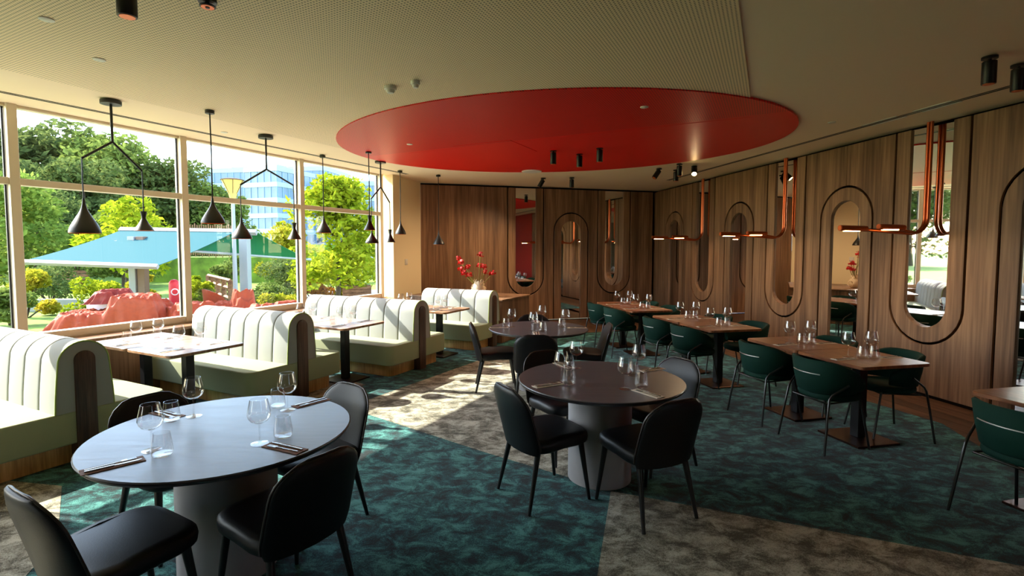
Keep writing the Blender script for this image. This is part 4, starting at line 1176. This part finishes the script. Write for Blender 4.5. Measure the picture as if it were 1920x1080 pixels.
tarp('low terracotta tarpaulin along the sill between the second and third mullion', (-6.2, 13.9, GZ), RZT - .4, 2.8, 1.3, .74, 'tarp', 4)
tarp('low brick-red tarpaulin beside the grey awning mast', (-6.5, 15.3, GZ), RZT - .5, 2.0, 1.0, .70, 'darktarp', 5)
cr = tag(MB().box((0, 0, .26), (.62, .5, .52)).box((0, 0, .54), (.7, .58, .06)).build('crate', 'crate', None, smooth=0, bevel=.03), 'pale plastic crate peeking out behind the terracotta tarpaulin', 'crate')
cr.location = (-10.75, 13.9, GZ); cr.scale = (1, 1, 1.55)
# red post with a white ring
t = thing('red_post', 'red post with a white disc beside the second mullion', 'post', (-9.55, 15.0, GZ), 0)
MB().lathe([(0, 0), (.14, 0), (.14, 1.1), (.13, 1.25), (.08, 1.32), (0, 1.34)], 20).build('post_body', 'redpaint', t, smooth=40)
MB().tube([(.10, -.13, .98), (.108, -.145, .98)], .10, 20).build('sign_disc', 'white', t, smooth=40)
MB().tube([(.108, -.145, .98), (.113, -.154, .98)], .07, 20).build('sign_disc', 'redpaint', t, smooth=40)
# red scoop chair
t = thing('scoop_chair', 'orange-red scoop chair beside the wooden railing', 'chair', (-8.55, 15.35, GZ), -.6)
b = MB(); rings = []
for i in range(13):
    a = radians(-105 + 210 * i / 12)
    rings.append([((.30 + .05 * k) * sin(a), -(.30 + .05 * k) * cos(a), .42 + .62 * k * (1 - .45 * (abs(i - 6) / 6) ** 2)) for k in (0, .35, .7, 1)] + [((.27 + .05 * k) * sin(a), -(.27 + .05 * k) * cos(a), .42 + .62 * k * (1 - .45 * (abs(i - 6) / 6) ** 2)) for k in (1, .7, .35, 0)])
b.loft(rings).build('chair_shell', 'tarp', t, smooth=60)
MB().lathe([(0, .40), (.29, .42), (.29, .46), (0, .46)], 20).build('seat', 'tarp', t, smooth=40)
for sx in (-1, 1):
    for sy in (-1, 1): MB().tube([(sx * .2, sy * .2, .42), (sx * .26, sy * .26, 0)], .016, 6).build('leg', 'steel', t, smooth=40)
# wooden railing
t = thing('wooden_railing', 'brown wooden footbridge railing beside the grey path', 'railing', (0, 0, 0), 0)
ra, rb = Vector((-11.4, 20, GZ)), Vector((-8.75, 16.6, GZ))
for k in range(5):
    p = ra.lerp(rb, k / 4); MB().box((p.x, p.y, GZ + .6), (.12, .12, 1.2)).build('post', 'outwood', t, smooth=0)
for z in (.28, .62, .95, 1.2):
    MB().tube([ra + Vector((0, 0, z)), rb + Vector((0, 0, z))], .055, 4).build('rail', 'outwood', t, smooth=0)
# park lamp
t = thing('park_lamp', 'park lamp with an inverted amber cone head before the office building', 'street lamp', (-8.28, 16.0, GZ), 0)
MB().tube([(0, 0, 0), (0, 0, 3.75)], [.075, .05], 12).build('pole', 'greymetal', t, smooth=40)
MB().lathe([(.05, 3.65), (.11, 3.86), (.12, 3.92), (.30, 4.30), (.31, 4.33)], 24).build('lamp_cone', 'amber', t, smooth=40)
MB().lathe([(0, 4.40), (.2, 4.385), (.335, 4.345), (.335, 4.325), (0, 4.335)], 24).build('lamp_cap', 'trunk', t, smooth=40)
for k in range(6):
    a = k * pi / 3
    MB().tube([(.122 * cos(a), .122 * sin(a), 3.92), (.325 * cos(a), .325 * sin(a), 4.33)], .008, 5).build('rib', 'trunk', t, smooth=40)
# picket fence on the bank
t = thing('picket_fence', 'distant pale picket fence between the pendant and the park lamp', 'fence', (0, 0, 0), 0)
b = MB(); pa, pb = Vector((-20.6, 34, 2.0)), Vector((-16.9, 34, 1.9))
for k in range(26):
    p = pa.lerp(pb, k / 25); b.box((p.x, p.y, p.z + .3), (.06, .03, 2.0 if k % 3 else 2.2))
b.build('picket', 'outwood', t, smooth=0, kind='stuff')
MB().tube([pa + Vector((0, .04, .6)), pb + Vector((0, .04, .6))], .04, 4).build('rail', 'outwood', t, smooth=0)
MB().tube([pa + Vector((0, .04, -.3)), pb + Vector((0, .04, -.3))], .04, 4).build('rail', 'outwood', t, smooth=0)
MB().prism([(-24, 33.9), (-14, 33.9), (-14, 38), (-24, 38)], flat, GZ, 1.15).build('lawn_mound', 'lawn', gr, smooth=0)
# park bench, planter, second umbrella
t = thing('park_bench', 'dark park bench on the lawn seen under the awning bar', 'bench', (-25.3, 30, GZ), .1)
for k in range(3): MB().box((0, -.2 + .2 * k, .45), (2.2, .17, .05)).build('slat', 'outwood', t, smooth=0)
for k in range(2): MB().box((0, .32, .65 + .2 * k), (2.2, .05, .16)).build('slat', 'outwood', t, smooth=0)
for sx in (-.8, .8): MB().box((sx, 0, .22), (.08, .5, .44)).build('leg', 'outwood', t, smooth=0)
t = thing('planter', 'tan wooden planter box beyond the pavement', 'planter', (-6.3, 22.4, GZ), .3)
for k in range(4): MB().box((0, 0, .08 + .16 * k), (1.2, .7, .15)).build('board', 'outwood', t, smooth=0, bevel=.01, segs=1)
MB().box((0, 0, .62), (1.1, .6, .04)).build('soil', 'trunk', t, smooth=0)
t = thing('patio_umbrella', 'pale grey patio umbrella beyond the maple, beside the last mullion', 'umbrella', (-6.75, 24.2, GZ), 0)
MB().tube([(0, 0, 0), (0, 0, 2.2)], .035, 8).build('pole', 'trunk', t, smooth=40)
MB().lathe([(1.15, 1.72), (.6, 2.0), (.02, 2.25)], 8).build('canopy', 'greymetal', t, smooth=0)
# low stone edging behind the shrubs
tag(MB().box((-14.3, 18.3, GZ + .22), (5.2, .35, .44), .05).build('garden_wall', 'paving', None, smooth=0, bevel=.03), 'low pale garden wall behind the lit shrubs under the awning', 'garden wall')
# office building
def office(label, c, rz, w, d, floors, fh, z0):
    t = thing('office_building', label, 'building', (c[0], c[1], z0), rz, 'blue glass office blocks')
    MB().box((0, 0, floors * fh / 2), (w - .6, d - .6, floors * fh)).build('core', 'bldglass', t, smooth=0)
    for k in range(floors + 1):
        MB().box((0, 0, k * fh), (w, d, fh * .30)).build('spandrel', 'bldwhite', t, smooth=0)
    for k in range(floors):
        g = MB().box((0, 0, (k + .5) * fh), (w - .3, d - .3, fh * .7)).build('window_band', 'bldglass', t, smooth=0)
        m = MB()
        nx = int(w / 1.6)
        for i in range(nx + 1): m.box((-w / 2 + i * w / nx, -d / 2 + .1, (k + .5) * fh), (.10, .12, fh * .7))
        ny = int(d / 1.6)
        for i in range(ny + 1): m.box((w / 2 - .1, -d / 2 + i * d / ny, (k + .5) * fh), (.12, .14, fh * .7))
        m.build('window_post', 'bldpost', g, smooth=0, kind='stuff')
    MB().box((-w * .2, 0, floors * fh + .9), (4, 3, 1.6)).build('roof_plant', 'bldwhite', t, smooth=0)
    return t
office('long blue glass office block beyond the park, behind the street lamp', (-57, 128, 0), radians(-8), 36, 14, 6, 3.5, -1)
office('nearer blue glass office wing with white bands, at the third mullion', (-47.5, 112, 0), radians(-18), 8.5, 12, 6, 3.15, -1)
office('blue glass office block partly hidden by the bright maple', (-36, 126, 0), radians(-8), 22, 14, 5, 3.5, -1)
